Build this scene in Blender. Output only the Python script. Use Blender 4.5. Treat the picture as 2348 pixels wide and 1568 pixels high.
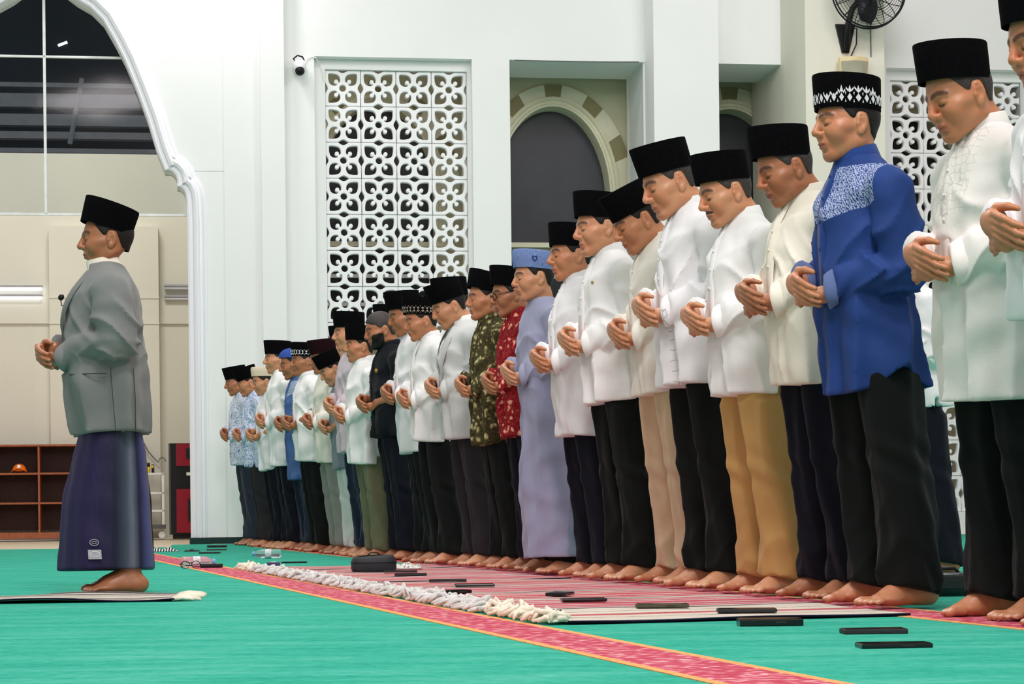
import bpy, bmesh, math, random
import numpy as np
from mathutils import Matrix, Vector, Euler

for o in list(bpy.data.objects):
    bpy.data.objects.remove(o)
SC = bpy.context.scene
COL = SC.collection
PI = math.pi

# ------------------------------------------------------------------ camera
FPX, CX, HOR, ROLL, CH = 5000.0, 1174.0, 1160.0, 0.011, 0.343
cam_d = bpy.data.cameras.new('camera')
cam = bpy.data.objects.new('camera', cam_d)
COL.objects.link(cam)
cam_d.sensor_width = 36.0
cam_d.lens = 36.0 * FPX / 2348.0
cam_d.shift_y = (HOR - 784.0) / 2348.0
cam_d.clip_end = 200
cam.matrix_world = Matrix.Translation((0, 0, CH)) @ Matrix.Rotation(PI / 2, 4, 'X') @ Matrix.Rotation(-ROLL, 4, 'Z')
SC.camera = cam

# ------------------------------------------------------------------ light
SC.view_settings.view_transform = 'Standard'
SC.view_settings.look = 'None'
SC.view_settings.gamma = 1.0
SC.view_settings.use_curve_mapping = False
SC.view_settings.exposure = 0.0
world = bpy.data.worlds.new('hall_air')
SC.world = world
world.use_nodes = True
world.node_tree.nodes['Background'].inputs['Color'].default_value = (1.0, 0.845, 0.895, 1)
world.node_tree.nodes['Background'].inputs['Strength'].default_value = 0.66

def area(name, loc, target, sx, sy, power, color=(1, 0.955, 0.95)):
    l = bpy.data.lights.new(name, 'AREA')
    l.shape = 'RECTANGLE'; l.size = sx; l.size_y = sy; l.energy = power; l.color = color
    o = bpy.data.objects.new(name, l); COL.objects.link(o)
    o.location = loc
    d = Vector(target) - Vector(loc)
    o.rotation_euler = d.to_track_quat('-Z', 'Y').to_euler()
    return o
LC = (1, 0.905, 0.92)
area('ceiling_light', (0.3, 3.6, 6.9), (0.9, 6.6, 0.3), 1.8, 1.8, 300, LC)
area('ceiling_light', (1.2, -1.6, 6.9), (1.4, 6.0, 0.9), 2.0, 2.0, 300, LC)  # unseen lamp behind the camera, added as frontal fill for the near men
area('ceiling_light', (-2.6, 8.4, 6.9), (-2.0, 9.0, 0), 1.6, 1.6, 130, LC)
area('ceiling_light', (-0.6, 12.0, 6.9), (-0.9, 13.0, 0), 1.6, 1.6, 165, LC)
area('ceiling_light', (-2.6, 16.2, 6.9), (-2.2, 17.4, 0), 1.8, 1.8, 150, LC)
area('ceiling_light', (3.4, 11.4, 6.9), (2.0, 13.5, 0.0), 1.8, 1.8, 130, LC)
area('ceiling_light', (3.0, 16.8, 6.9), (2.2, 22.5, 2.6), 2.2, 1.2, 125, (1, 0.88, 0.95))
area('wall_downlight', (-2.95, 20.4, 6.6), (-3.0, 22.2, 4.0), 0.5, 0.3, 30, (1, 0.9, 0.97))
area('porch_light', (-4.6, 22.8, 7.0), (-4.9, 25.6, 0.5), 1.6, 0.8, 155, (1.0, 0.95, 0.9))

# ------------------------------------------------------------------ projection helpers
def ray(px, py):
    a = (px - CX) / FPX; b = (HOR - py) / FPX
    c, s = math.cos(ROLL), math.sin(ROLL)
    return Vector((a * c + b * s, 1.0, -a * s + b * c))
def proj(p):
    u = p[0] / p[1]; v = (p[2] - CH) / p[1]
    c, s = math.cos(ROLL), math.sin(ROLL)
    return CX + FPX * (u * c - v * s), HOR - FPX * (u * s + v * c)
def floor_at(px, py, z=0.0):
    r = ray(px, py); t = (z - CH) / r.z
    return Vector((r.x * t, t, z))
# building frame: u along the walls, n towards the hall, z up
DEP = FPX / 4300.0
WS = FPX / 34700.0
_r0 = ray(500, 1240)
WD = 18.6 * DEP
WP0 = Vector((_r0.x * WD, WD, 0))
UD = Vector((1, WS, 0)).normalized()
ND = Vector((WS, -1, 0)).normalized()
def W(u, z, n=0.0):
    p = WP0 + UD * u + ND * n
    return Vector((p.x, p.y, z))
def wu(px, py, n=0.0):
    """pixel -> (u, z) on the wall plane that stands n in front of the main wall"""
    r = ray(px, py)
    o = WP0 + ND * n
    t = o.dot(ND) / r.dot(ND)
    p = Vector((r.x * t, r.y * t, CH + r.z * t))
    return (p - o).dot(UD), p.z

# ------------------------------------------------------------------ materials
def lin(c):
    if isinstance(c, str):
        c = [int(c[i:i + 2], 16) / 255 for i in (0, 2, 4)]
    return tuple((x / 12.92 if x <= 0.04045 else ((x + 0.055) / 1.055) ** 2.4) for x in c) + (1.0,)
MATS = {}
class NT:
    def __init__(s, name):
        s.m = bpy.data.materials.new(name); s.m.use_nodes = True
        s.t = s.m.node_tree; s.b = s.t.nodes['Principled BSDF']
        s.b.inputs['Specular IOR Level'].default_value = 0.3
    def n(s, typ, **kw):
        nd = s.t.nodes.new('ShaderNode' + typ)
        for k, v in kw.items():
            if k.startswith('i_'):
                nd.inputs[k[2:].replace('_', ' ')].default_value = v
            else:
                setattr(nd, k, v)
        return nd
    def l(s, a, b):
        s.t.links.new(a, b)
    def coord(s, scale=(1, 1, 1), rot=(0, 0, 0), kind='Object'):
        tc = s.n('TexCoord'); mp = s.n('Mapping')
        mp.inputs['Scale'].default_value = scale; mp.inputs['Rotation'].default_value = rot
        s.l(tc.outputs[kind], mp.inputs['Vector'])
        return mp.outputs['Vector']
    def ramp(s, fac, stops, interp='LINEAR'):
        r = s.n('ValToRGB'); cr = r.color_ramp; cr.interpolation = interp
        while len(cr.elements) < len(stops): cr.elements.new(0.5)
        for e, (p, c) in zip(cr.elements, stops):
            e.position = p; e.color = lin(c) if not (isinstance(c, tuple) and len(c) == 4) else c
        s.l(fac, r.inputs['Fac'])
        return r.outputs['Color']
    def mix(s, fac, a, b, blend='MIX'):
        m = s.n('Mix', data_type='RGBA', blend_type=blend)
        for sock, v in ((m.inputs[0], fac), (m.inputs[6], a), (m.inputs[7], b)):
            if hasattr(v, 'links'): s.l(v, sock)
            else: sock.default_value = v
        return m.outputs[2]
    def math(s, op, a, b=None, clamp=False):
        m = s.n('Math', operation=op, use_clamp=clamp)
        for sock, v in ((m.inputs[0], a), (m.inputs[1], b)):
            if v is None: continue
            if hasattr(v, 'links'): s.l(v, sock)
            else: sock.default_value = v
        return m.outputs[0]
    def bump(s, h, strength=0.3, dist=0.01):
        b = s.n('Bump'); b.inputs['Strength'].default_value = strength; b.inputs['Distance'].default_value = dist
        s.l(h, b.inputs['Height']); s.l(b.outputs['Normal'], s.b.inputs['Normal'])
    def base(s, c):
        if hasattr(c, 'links'): s.l(c, s.b.inputs['Base Color'])
        else: s.b.inputs['Base Color'].default_value = c
    def noise(s, vec, scale=5, detail=3, rough=0.5):
        n = s.n('TexNoise'); n.inputs['Scale'].default_value = scale; n.inputs['Detail'].default_value = detail
        n.inputs['Roughness'].default_value = rough
        s.l(vec, n.inputs['Vector']); return n.outputs['Fac']
def mat(name, color, rough=0.6, metal=0.0, spec=0.3, nscale=0, namt=0.1, bump=0.0, bscale=60, bdist=0.003, emit=None, estr=1.0):
    if name in MATS: return MATS[name]
    t = NT(name); t.b.inputs['Roughness'].default_value = rough; t.b.inputs['Metallic'].default_value = metal
    t.b.inputs['Specular IOR Level'].default_value = spec
    c = lin(color)
    v = t.coord()
    f = t.noise(v, nscale if nscale else 8, 4)
    lo = tuple(max(0, x * (1 - namt)) for x in c[:3]) + (1,)
    hi = tuple(min(1, x * (1 + namt)) for x in c[:3]) + (1,)
    t.base(t.ramp(f, [(0.3, lo), (0.7, hi)]))
    if bump: t.bump(t.noise(v, bscale, 3), bump, bdist)
    if emit:
        t.b.inputs['Emission Color'].default_value = lin(emit); t.b.inputs['Emission Strength'].default_value = estr
    MATS[name] = t.m
    return t.m

# ------------------------------------------------------------------ object helpers
def setp(o, label=None, cat=None, group=None, kind=None):
    if label: o['label'] = label
    if cat: o['category'] = cat
    if group: o['group'] = group
    if kind: o['kind'] = kind
    return o
def link(name, me, m=None, parent=None):
    o = bpy.data.objects.new(name, me); COL.objects.link(o)
    if m is not None and me is not None and not me.materials: me.materials.append(m)
    if parent is not None: o.parent = parent
    return o
def mesh_np(name, v, f, smooth=True):
    me = bpy.data.meshes.new(name)
    v = np.asarray(v, np.float32); f = np.asarray(f, np.int32)
    k = f.shape[1]
    me.vertices.add(len(v)); me.vertices.foreach_set('co', v.ravel())
    me.loops.add(f.size); me.loops.foreach_set('vertex_index', f.ravel())
    me.polygons.add(len(f))
    me.polygons.foreach_set('loop_start', np.arange(0, f.size, k, dtype=np.int32))
    me.polygons.foreach_set('use_smooth', np.full(len(f), smooth))
    me.update(calc_edges=True)
    return me
def mesh(name, v, f, smooth=False):
    me = bpy.data.meshes.new(name)
    me.from_pydata([tuple(x) for x in v], [], f)
    if smooth:
        me.polygons.foreach_set('use_smooth', [True] * len(me.polygons))
    me.update()
    return me
def obj(name, v, f, m, parent=None, smooth=False):
    return link(name, mesh(name, v, f, smooth), m, parent)
def empty(name, loc=(0, 0, 0), rz=0.0):
    o = bpy.data.objects.new(name, None); COL.objects.link(o)
    o.empty_display_size = 0.1
    o.location = loc; o.rotation_euler = (0, 0, rz)
    return o
class MB:
    """collects shapes for one mesh"""
    def __init__(s): s.v = []; s.f = []
    def add(s, v, f):
        k = len(s.v); s.v += [tuple(x) for x in v]; s.f += [tuple(i + k for i in q) for q in f]; return s
    def box(s, c, d, rot=None, bev=0.0):
        x, y, z = d[0] / 2, d[1] / 2, d[2] / 2
        if bev:
            b = min(bev, x * .9, y * .9, z * .9)
            bm = bmesh.new(); bmesh.ops.create_cube(bm, size=1)
            for q in bm.verts: q.co = Vector((q.co.x * d[0], q.co.y * d[1], q.co.z * d[2]))
            bmesh.ops.bevel(bm, geom=bm.edges[:], offset=b, segments=2, affect='EDGES', profile=0.6)
            V = [q.co.copy() for q in bm.verts]; bm.verts.index_update()
            F = [tuple(q.index for q in p.verts) for p in bm.faces]; bm.free()
        else:
            V = [Vector((i * x, j * y, k * z)) for k in (-1, 1) for j in (-1, 1) for i in (-1, 1)]
            F = [(0, 2, 3, 1), (4, 5, 7, 6), (0, 1, 5, 4), (2, 6, 7, 3), (0, 4, 6, 2), (1, 3, 7, 5)]
        if rot is not None: V = [rot @ q for q in V]
        c = Vector(c)
        return s.add([q + c for q in V], F)
    def hexa(s, p8):
        """8 points: bottom 4 (ccw) then top 4"""
        return s.add(p8, [(3, 2, 1, 0), (4, 5, 6, 7), (0, 1, 5, 4), (1, 2, 6, 5), (2, 3, 7, 6), (3, 0, 4, 7)])
    def wbox(s, u0, u1, z0, z1, n0, n1):
        return s.hexa([W(u0, z0, n1), W(u1, z0, n1), W(u1, z0, n0), W(u0, z0, n0),
                       W(u0, z1, n1), W(u1, z1, n1), W(u1, z1, n0), W(u0, z1, n0)])
    def tube(s, pts, r, seg=8, cap=True, closed=False):
        pts = [Vector(p) for p in pts]; n = len(pts)
        rs = r if isinstance(r, (list, tuple)) else [r] * n
        V = []; F = []
        prev = None
        for i, p in enumerate(pts):
            if closed: t = (pts[(i + 1) % n] - pts[i - 1]).normalized()
            else: t = (pts[min(i + 1, n - 1)] - pts[max(i - 1, 0)]).normalized()
            if prev is None:
                a = t.orthogonal().normalized()
            else:
                a = (prev - t * prev.dot(t))
                a = a.normalized() if a.length > 1e-6 else t.orthogonal().normalized()
            prev = a; b = t.cross(a)
            for k in range(seg):
                q = 2 * PI * k / seg
                V.append(p + (a * math.cos(q) + b * math.sin(q)) * rs[i])
        m = n if closed else n - 1
        for i in range(m):
            j = (i + 1) % n
            for k in range(seg):
                k2 = (k + 1) % seg
                F.append((i * seg + k, i * seg + k2, j * seg + k2, j * seg + k))
        if cap and not closed:
            F.append(tuple(range(seg - 1, -1, -1))); F.append(tuple((n - 1) * seg + k for k in range(seg)))
        return s.add(V, F)
    def lathe(s, prof, seg=24, M=None, cap=True):
        V = []; F = []; n = len(prof)
        for r, z in prof:
            for k in range(seg):
                q = 2 * PI * k / seg
                p = Vector((r * math.cos(q), r * math.sin(q), z)); V.append(M @ p if M is not None else p)
        for i in range(n - 1):
            for k in range(seg):
                k2 = (k + 1) % seg
                F.append((i * seg + k, i * seg + k2, (i + 1) * seg + k2, (i + 1) * seg + k))
        if cap:
            F.append(tuple(range(seg - 1, -1, -1))); F.append(tuple((n - 1) * seg + k for k in range(seg)))
        return s.add(V, F)
    def prism(s, poly, h, M=None):
        """poly: 2D outline extruded along z by h"""
        n = len(poly)
        V = [Vector((x, y, 0)) for x, y in poly] + [Vector((x, y, h)) for x, y in poly]
        if M is not None: V = [M @ q for q in V]
        F = [tuple(range(n - 1, -1, -1)), tuple(range(n, 2 * n))] + [(i, (i + 1) % n, n + (i + 1) % n, n + i) for i in range(n)]
        return s.add(V, F)
    def build(s, name, m, parent=None, smooth=False, auto=None):
        o = obj(name, s.v, s.f, m, parent, smooth)
        if auto is not None:
            o.data.polygons.foreach_set('use_smooth', [True] * len(o.data.polygons))
            bm = bmesh.new(); bm.from_mesh(o.data)
            bmesh.ops.recalc_face_normals(bm, faces=bm.faces[:])
            for e in bm.edges:
                e.smooth = not (len(e.link_faces) == 2 and e.calc_face_angle(0) > auto)
            bm.to_mesh(o.data); bm.free()
        return o
def struct(o): o['kind'] = 'structure'; return o
def catmull(pts, n=6, closed=True):
    P = [Vector((p[0], p[1], 0)) for p in pts]; out = []
    m = len(P)
    for i in range(m if closed else m - 1):
        p0, p1, p2, p3 = (P[(i - 1) % m], P[i], P[(i + 1) % m], P[(i + 2) % m]) if closed else (P[max(i - 1, 0)], P[i], P[i + 1], P[min(i + 2, m - 1)])
        for k in range(n):
            t = k / n
            out.append(0.5 * ((2 * p1) + (p2 - p0) * t + (2 * p0 - 5 * p1 + 4 * p2 - p3) * t * t + (3 * p1 - p0 - 3 * p2 + p3) * t ** 3))
    if not closed: out.append(P[-1])
    return [(q.x, q.y) for q in out]
# ================================================================== MATERIALS FOR THE ROOM
M_wall = mat('white_wall_paint', 'ECEEEB', 0.75, nscale=1.5, namt=0.015, bump=0.06, bscale=25)
M_wall2 = mat('warm_wall_paint', 'DEDDCD', 0.75, nscale=1.5, namt=0.02, bump=0.06, bscale=25)
M_back = mat('olive_cream_wall_paint', 'C9C6A6', 0.75, nscale=2, namt=0.03)
M_trim = mat('white_gloss_trim', 'F0F0F4', 0.35, nscale=3, namt=0.01)
M_block = mat('white_cast_block', 'F1F2F1', 0.6, nscale=6, namt=0.02, bump=0.05, bscale=40)
M_olive = mat('olive_voussoir', '8D8661', 0.7, namt=0.06)
M_cream = mat('cream_voussoir', 'DBD8BC', 0.7, namt=0.04)
M_greenbase = mat('dark_green_tile', '12302C', 0.3)
M_tile = mat('beige_floor_tile', 'D9CBB0', 0.4, nscale=2, namt=0.05)
M_black = mat('black_plastic', '0E0F10', 0.45)
M_darkmetal = mat('dark_metal', '202226', 0.4, metal=0.3)
M_night = mat('night_blue', '1C2130', 0.9, nscale=0.6, namt=0.3)
M_slat = mat('grey_slat', '6E7680', 0.8, namt=0.1)
M_glassdark = mat('smoked_glass', '3A3D41', 0.4, spec=0.25, nscale=1.2, namt=0.25)
M_wood = mat('red_brown_board', 'A4603F', 0.45, nscale=30, namt=0.2)
M_wooddark = mat('dark_brown_board', '38190E', 0.55, nscale=30, namt=0.25)
M_whitemetal = mat('white_metal', 'EDEFEC', 0.4)
M_lamp = mat('lit_tube', 'FFFFFF', 0.4, emit='F4F6FF', estr=2.2)

def glass_pane(name, tint='DDE4E6'):
    t = NT(name); out = t.t.nodes['Material Output']
    tr = t.n('BsdfTransparent'); tr.inputs['Color'].default_value = lin(tint)
    gl = t.n('BsdfGlossy'); gl.inputs['Roughness'].default_value = 0.06
    mx = t.n('MixShader'); mx.inputs[0].default_value = 0.02
    t.l(tr.outputs[0], mx.inputs[1]); t.l(gl.outputs[0], mx.inputs[2]); t.l(mx.outputs[0], out.inputs['Surface'])
    return t.m
M_pane = glass_pane('window_glass')

def carpet_mat():
    t = NT('green_carpet'); t.b.inputs['Roughness'].default_value = 0.95; t.b.inputs['Specular IOR Level'].default_value = 0.08
    v = t.coord((1, 1, 1), (0, 0, 0.3))
    a = t.noise(t.coord((0.9, 3.2, 1), (0, 0, 0.15)), 2.6, 4, 0.6)
    b = t.noise(v, 28, 4, 0.7)
    c1 = t.ramp(a, [(0.3, '17997F'), (0.5, '34A98F'), (0.72, '5AB7A1')])
    c2 = t.mix(0.28, c1, t.ramp(b, [(0.35, '128670'), (0.65, '60C1AB')]))
    t.base(c2)
    t.bump(t.noise(v, 160, 2), 0.5, 0.006)
    return t.m
M_carpet = carpet_mat()
def band_mat():
    t = NT('red_woven_band'); t.b.inputs['Roughness'].default_value = 0.95; t.b.inputs['Specular IOR Level'].default_value = 0.08
    vo = t.n('TexVoronoi', feature='SMOOTH_F1'); vo.inputs['Scale'].default_value = 34
    t.l(t.coord((1, 1.6, 1)), vo.inputs['Vector'])
    n = t.noise(t.coord(), 60, 3, 0.6)
    s = t.math('ADD', vo.outputs['Distance'], t.math('MULTIPLY', n, 0.5))
    t.base(t.ramp(s, [(0.38, 'E6BCB8'), (0.5, 'D68890'), (0.62, 'C45A6C'), (0.85, 'B64457')]))
    t.bump(n, 0.3, 0.004)
    return t.m
M_band = band_mat()
M_orange = mat('orange_woven_edge', 'E8A46A', 0.95, spec=0.05, nscale=60, namt=0.25, bump=0.3, bscale=140)

# ================================================================== FLOOR
_e = floor_at(345.6, 1266.5) - floor_at(1650, 1508)
ER = Vector((_e.x, _e.y, 0)).normalized()         # along the prayer row, away from the camera
EF = Vector((-ER.y, ER.x, 0))                     # the way the row faces
floor = struct(obj('floor', [(-14, -3, -0.012), (14, -3, -0.012), (14, 31, -0.012), (-14, 31, -0.012)], [(0, 1, 2, 3)], M_tile))
def slab(pts, z0, z1, name, m, parent=None):
    n = len(pts)
    V = [(p[0], p[1], z0) for p in pts] + [(p[0], p[1], z1) for p in pts]
    F = [tuple(range(n - 1, -1, -1)), tuple(range(n, 2 * n))] + [(i, (i + 1) % n, n + (i + 1) % n, n + i) for i in range(n)]
    return obj(name, V, F, m, parent)
cu0 = W(-9, 0, 1.6); cu1 = W(-0.45, 0, 1.6)
carpet = empty('carpet')
setp(carpet, 'green wall-to-wall prayer carpet with red woven bands covering the hall floor', 'carpet')
def band(p0, w, l0, l1):
    """p0: a point of the band's left edge; w: width away from the facing side"""
    P = Vector((p0[0], p0[1], 0))
    e = 0.028
    for (a, b, m, nm) in ((0, e, M_orange, 'band_edge'), (e, w - e, M_band, 'red_band'), (w - e, w, M_orange, 'band_edge')):
        q = [P - EF * a + ER * l0, P - EF * b + ER * l0, P - EF * b + ER * l1, P - EF * a + ER * l1]
        slab(q, 0.0, 0.002, nm, m, carpet)
bl = floor_at(1000, 1428.8); bw = abs((floor_at(1000, 1390) - bl).dot(EF))
band(bl, bw, -4.6, 11.6)
band(floor_at(2200, 1429), bw, -4.0, 14.3)

# ================================================================== WALLS
ZT = 7.6
def px_u(px, n, py=500): return wu(px, py, n)[0]
def px_z(px, py, n): return wu(px, py, n)[1]

# --- left wall with the big arch
arch_px = [(174, 0), (207, 19), (236, 48), (265, 99), (287, 143), (312, 204), (338, 274), (360, 347), (378, 392),
           (388, 391), (396, 395), (403, 403), (407, 414), (406, 429), (414, 430), (421, 436), (426, 446), (428, 462), (430, 520)]
right = [wu(x, y) for x, y in arch_px]
cu = 0.5 * (wu(25, 0)[0] + wu(174, 0)[0])
top = [(cu, wu(100, -78)[1]), (cu + 0.12, wu(100, -70)[1]), (wu(148, -20)[0], wu(148, -20)[1])]
right = top + right + [(right[-1][0], 0.0)]
left = [(2 * cu - u, z) for u, z in right[1:]][::-1]
curve = left + right                                 # from bottom left up and down to bottom right
ul, ur = cu - 4.2, px_u(600, 0)
# rectangle boundary matched point by point
def outer_pt(i, n):
    u, z = curve[i]
    h = n // 2
    return None
mb = MB()
TH = 0.32
k = len(left)
# left part, right part: quads from the curve out to the side edge; top part to the ceiling
def strip(pts, ue):
    for (u0, z0), (u1, z1) in zip(pts[:-1], pts[1:]):
        if abs(z0 - z1) < 1e-5: continue
        zl, zh = min(z0, z1), max(z0, z1)
        a, b = (u0, u1) if z0 < z1 else (u1, u0)
        for nn in (0.0, -TH):
            mb.add([W(a, zl, nn), W(ue, zl, nn), W(ue, zh, nn), W(b, zh, nn)], [(0, 1, 2, 3)])
        mb.add([W(a, zl, 0), W(a, zl, -TH), W(b, zh, -TH), W(b, zh, 0)], [(0, 1, 2, 3)])
strip(left + [right[0]], ul)
strip(right, ur)
zt = right[0][1]
mb.add([W(ul, zt, 0), W(ur, zt, 0), W(ur, ZT, 0), W(ul, ZT, 0)], [(0, 1, 2, 3)])
mb.add([W(ur, 0, 0), W(ur, 0, -TH), W(ur, ZT, -TH), W(ur, ZT, 0)], [(0, 1, 2, 3)])
struct(mb.build('wall_left', M_wall))
# moulding swept along the arch
prof = [(0.0, -0.02), (0.0, 0.05), (0.018, 0.062), (0.034, 0.05), (0.05, 0.05), (0.062, 0.085), (0.088, 0.1), (0.112, 0.085),
        (0.12, 0.055), (0.14, 0.055), (0.152, 0.04), (0.168, 0.018), (0.185, 0.012), (0.19, 0.0)]
def smooth_curve(c):
    out = []
    for i in range(len(c) - 1):
        out.append(c[i])
        d = math.dist(c[i], c[i + 1])
        if d > 0.3:
            m = int(d / 0.25)
            out += [tuple(np.array(c[i]) + (np.array(c[i + 1]) - np.array(c[i])) * j / (m + 1)) for j in range(1, m + 1)]
    return out + [c[-1]]
mb = MB(); cc = smooth_curve(curve); V = []
for i, (u, z) in enumerate(cc):
    a = np.array(cc[max(i - 1, 0)]); b = np.array(cc[min(i + 1, len(cc) - 1)])
    t = (b - a) / max(np.linalg.norm(b - a), 1e-6); nrm = np.array((-t[1], t[0]))
    for o_, h in prof:
        q = np.array((u, z)) + nrm * o_
        V.append(W(q[0], max(q[1], 0.0), h))
m = len(prof)
F = [(i * m + j, i * m + j + 1, (i + 1) * m + j + 1, (i + 1) * m + j) for i in range(len(cc) - 1) for j in range(m - 1)]
mb.add(V, F)
struct(mb.build('trim_1', M_trim, auto=0.6))
# green tile skirting of the arch leg and wall
u_in = right[-1][0]
mb = MB(); mb.wbox(u_in - 0.012, u_in + 0.2, 0, 0.065, -TH, 0.112)
mb.wbox(u_in + 0.2, ur, 0, 0.065, -0.01, 0.012)
struct(mb.build('baseboard_left', M_greenbase))
# shallow pilaster panel between the arch and the corner
mb = MB(); mb.wbox(px_u(515, 0.02), ur, 0.065, ZT, -0.01, 0.018)
struct(mb.build('trim_2', M_wall))
# corner column
mb = MB(); mb.wbox(ur, px_u(655, 0.1), 0, ZT, -0.5, 0.1)
struct(mb.build('wall_corner_column', M_wall))
# --- main wall with the first screen niche
N1 = -0.12
nu0, nu1 = px_u(724, N1), px_u(1086, N1)
nz = px_z(900, 132, N1)
lz = px_z(1330, 140, N1)
mu0, mu1 = px_u(650, N1), px_u(1172, N1)
mb = MB()
mb.wbox(mu0 - 0.3, nu0, 0, ZT, N1 - 0.5, N1); mb.wbox(nu1, mu1, 0, ZT, N1 - 0.9, N1)
mb.wbox(nu0, nu1, nz, ZT, N1 - 0.5, N1)
mb.wbox(mu1, px_u(1500, N1), lz, ZT, N1 - 0.9, N1)
struct(mb.build('wall_back', M_wall))
# column two
N2 = 0.3
c0, c1 = px_u(1500, N2, 250), px_u(1649, N2, 250)
mb = MB(); mb.wbox(c0, c1, 0, ZT, -1.1, N2)
struct(mb.build('wall_middle_column', M_wall))
# splayed jamb of the opening
jb = px_u(1463, -1.0, 300)
mb = MB()
jf = px_u(1476, N1, 250)
mb.hexa([W(jf, 0, N1 - 0.02), W(c0 + .3, 0, N1 - 0.02), W(c0 + .3, 0, -1.2), W(jb, 0, -1.2), W(jf, ZT, N1 - 0.02), W(c0 + .3, ZT, N1 - 0.02), W(c0 + .3, ZT, -1.2), W(jb, ZT, -1.2)])
struct(mb.build('wall_jamb', M_wall))
# lintel over the second opening
N3 = 0.05
l2 = px_z(1715, 147, N3)
mb = MB(); mb.wbox(c1, px_u(1800, N3), l2, ZT, -0.9, N3)
struct(mb.build('wall_lintel', M_wall))
# column three with the fan
N4 = 0.95
d0, d1 = px_u(1848, N4, 250), px_u(2029, N4, 250)
dl = px_u(1790, N3, 250)
mb = MB()
mb.hexa([W(d0, 0, N4), W(d1, 0, N4), W(d1, 0, -1.1), W(dl, 0, -1.1), W(d0, ZT, N4), W(d1, ZT, N4), W(d1, ZT, -1.1), W(dl, ZT, -1.1)])
struct(mb.build('wall_fan_column', M_wall2))
# right wall with the second screen niche
N5 = 0.25
r0, r1 = px_u(2026, N5, 100), px_u(2620, N5, 100)
rz = px_z(2190, 158, N5)
q0, q1 = px_u(2034, N5, 300), px_u(2352, N5, 300)
mb = MB(); mb.wbox(r0, r1, rz, ZT, N5 - 0.5, N5); mb.wbox(q1, r1, 0, rz, N5 - 0.5, N5); mb.wbox(r0 - 0.2, q0, 0, rz, N5 - 0.5, N5)
struct(mb.build('wall_right', M_wall))
# the carpet runs up to the walls and round the columns
cp = [W(u, 0, n) for u, n in ((-9, 1.6), (-0.45, 1.6), (-0.45, .11), (mu0, .11), (c0 - .01, .11), (c0 - .01, N2 + .01), (c1 + .01, N2 + .01), (c1 + .01, .11), (dl - .02, .11), (d0 - .02, N4 + .01), (d1 + .02, N4 + .01), (d1 + .02, N5 + .01), (9.0, N5 + .01))]
slab([(-12, -2), (12, -2)] + [(p.x, p.y) for p in cp[::-1]], -0.0115, 0.0, 'carpet_field', M_carpet, carpet)
# ceiling far above the picture
mb = MB(); mb.hexa([(-14, -3, ZT), (14, -3, ZT), (14, 34, ZT), (-14, 34, ZT), (-14, -3, ZT + .1), (14, -3, ZT + .1), (14, 34, ZT + .1), (-14, 34, ZT + .1)])
struct(mb.build('ceiling', M_wall))

# ================================================================== ARCHED WINDOWS IN THE OUTER WALL
NB = -1.25
def mpx(p): return p / FPX * 20.3 * DEP        # metres for p pixels at that wall
def ellipse_arch(uc, ztop, a, b, n, zbot):
    pts = []
    for i in range(n + 1):
        t = PI * i / n
        pts.append((uc + a * math.cos(t), ztop - b + b * math.sin(t)))
    return [(uc + a, zbot)] + pts + [(uc - a, zbot)]
AC = [wu(x, 300, NB)[0] for x in (866, 1268, 1672, 2074)]
AZ = px_z(1268, 195, NB)
a_o, b_o, a_i, b_i = mpx(184), mpx(248), mpx(129), mpx(205)
z_in = AZ - mpx(50)
zsill = AZ - mpx(360)
# wall with openings: columns of quads left and right of every opening
mb = MB()
def wall_with_arches():
    edges = [mu0 - 0.25] + [0.5 * (AC[i] + AC[i + 1]) for i in range(3)] + [AC[3] + 3.0]
    for i, uc in enumerate(AC):
        e0, e1 = edges[i], edges[i + 1]
        arc = ellipse_arch(uc, z_in, a_i, b_i, 28, zsill)
        for (u0, z0), (u1, z1) in zip(arc[:-1], arc[1:]):
            if abs(z0 - z1) < 1e-6: continue
            side = e1 if (u0 + u1) / 2 > uc else e0
            zl, zh, a, b = (z0, z1, u0, u1) if z0 < z1 else (z1, z0, u1, u0)
            mb.add([W(a, zl, NB), W(side, zl, NB), W(side, zh, NB), W(b, zh, NB)], [(0, 1, 2, 3)])
            mb.add([W(a, zl, NB), W(a, zl, NB - .25), W(b, zh, NB - .25), W(b, zh, NB)], [(0, 1, 2, 3)])
        mb.add([W(e0, z_in, NB), W(e1, z_in, NB), W(e1, ZT, NB), W(e0, ZT, NB)], [(0, 1, 2, 3)])
        mb.add([W(e0, 0, NB), W(e1, 0, NB), W(e1, zsill, NB), W(e0, zsill, NB)], [(0, 1, 2, 3)])
        mb.add([W(uc - a_i, zsill, NB), W(uc + a_i, zsill, NB), W(uc + a_i, zsill, NB - .25), W(uc - a_i, zsill, NB - .25)], [(0, 1, 2, 3)])
wall_with_arches()
struct(mb.build('wall_outer', M_back))
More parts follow.
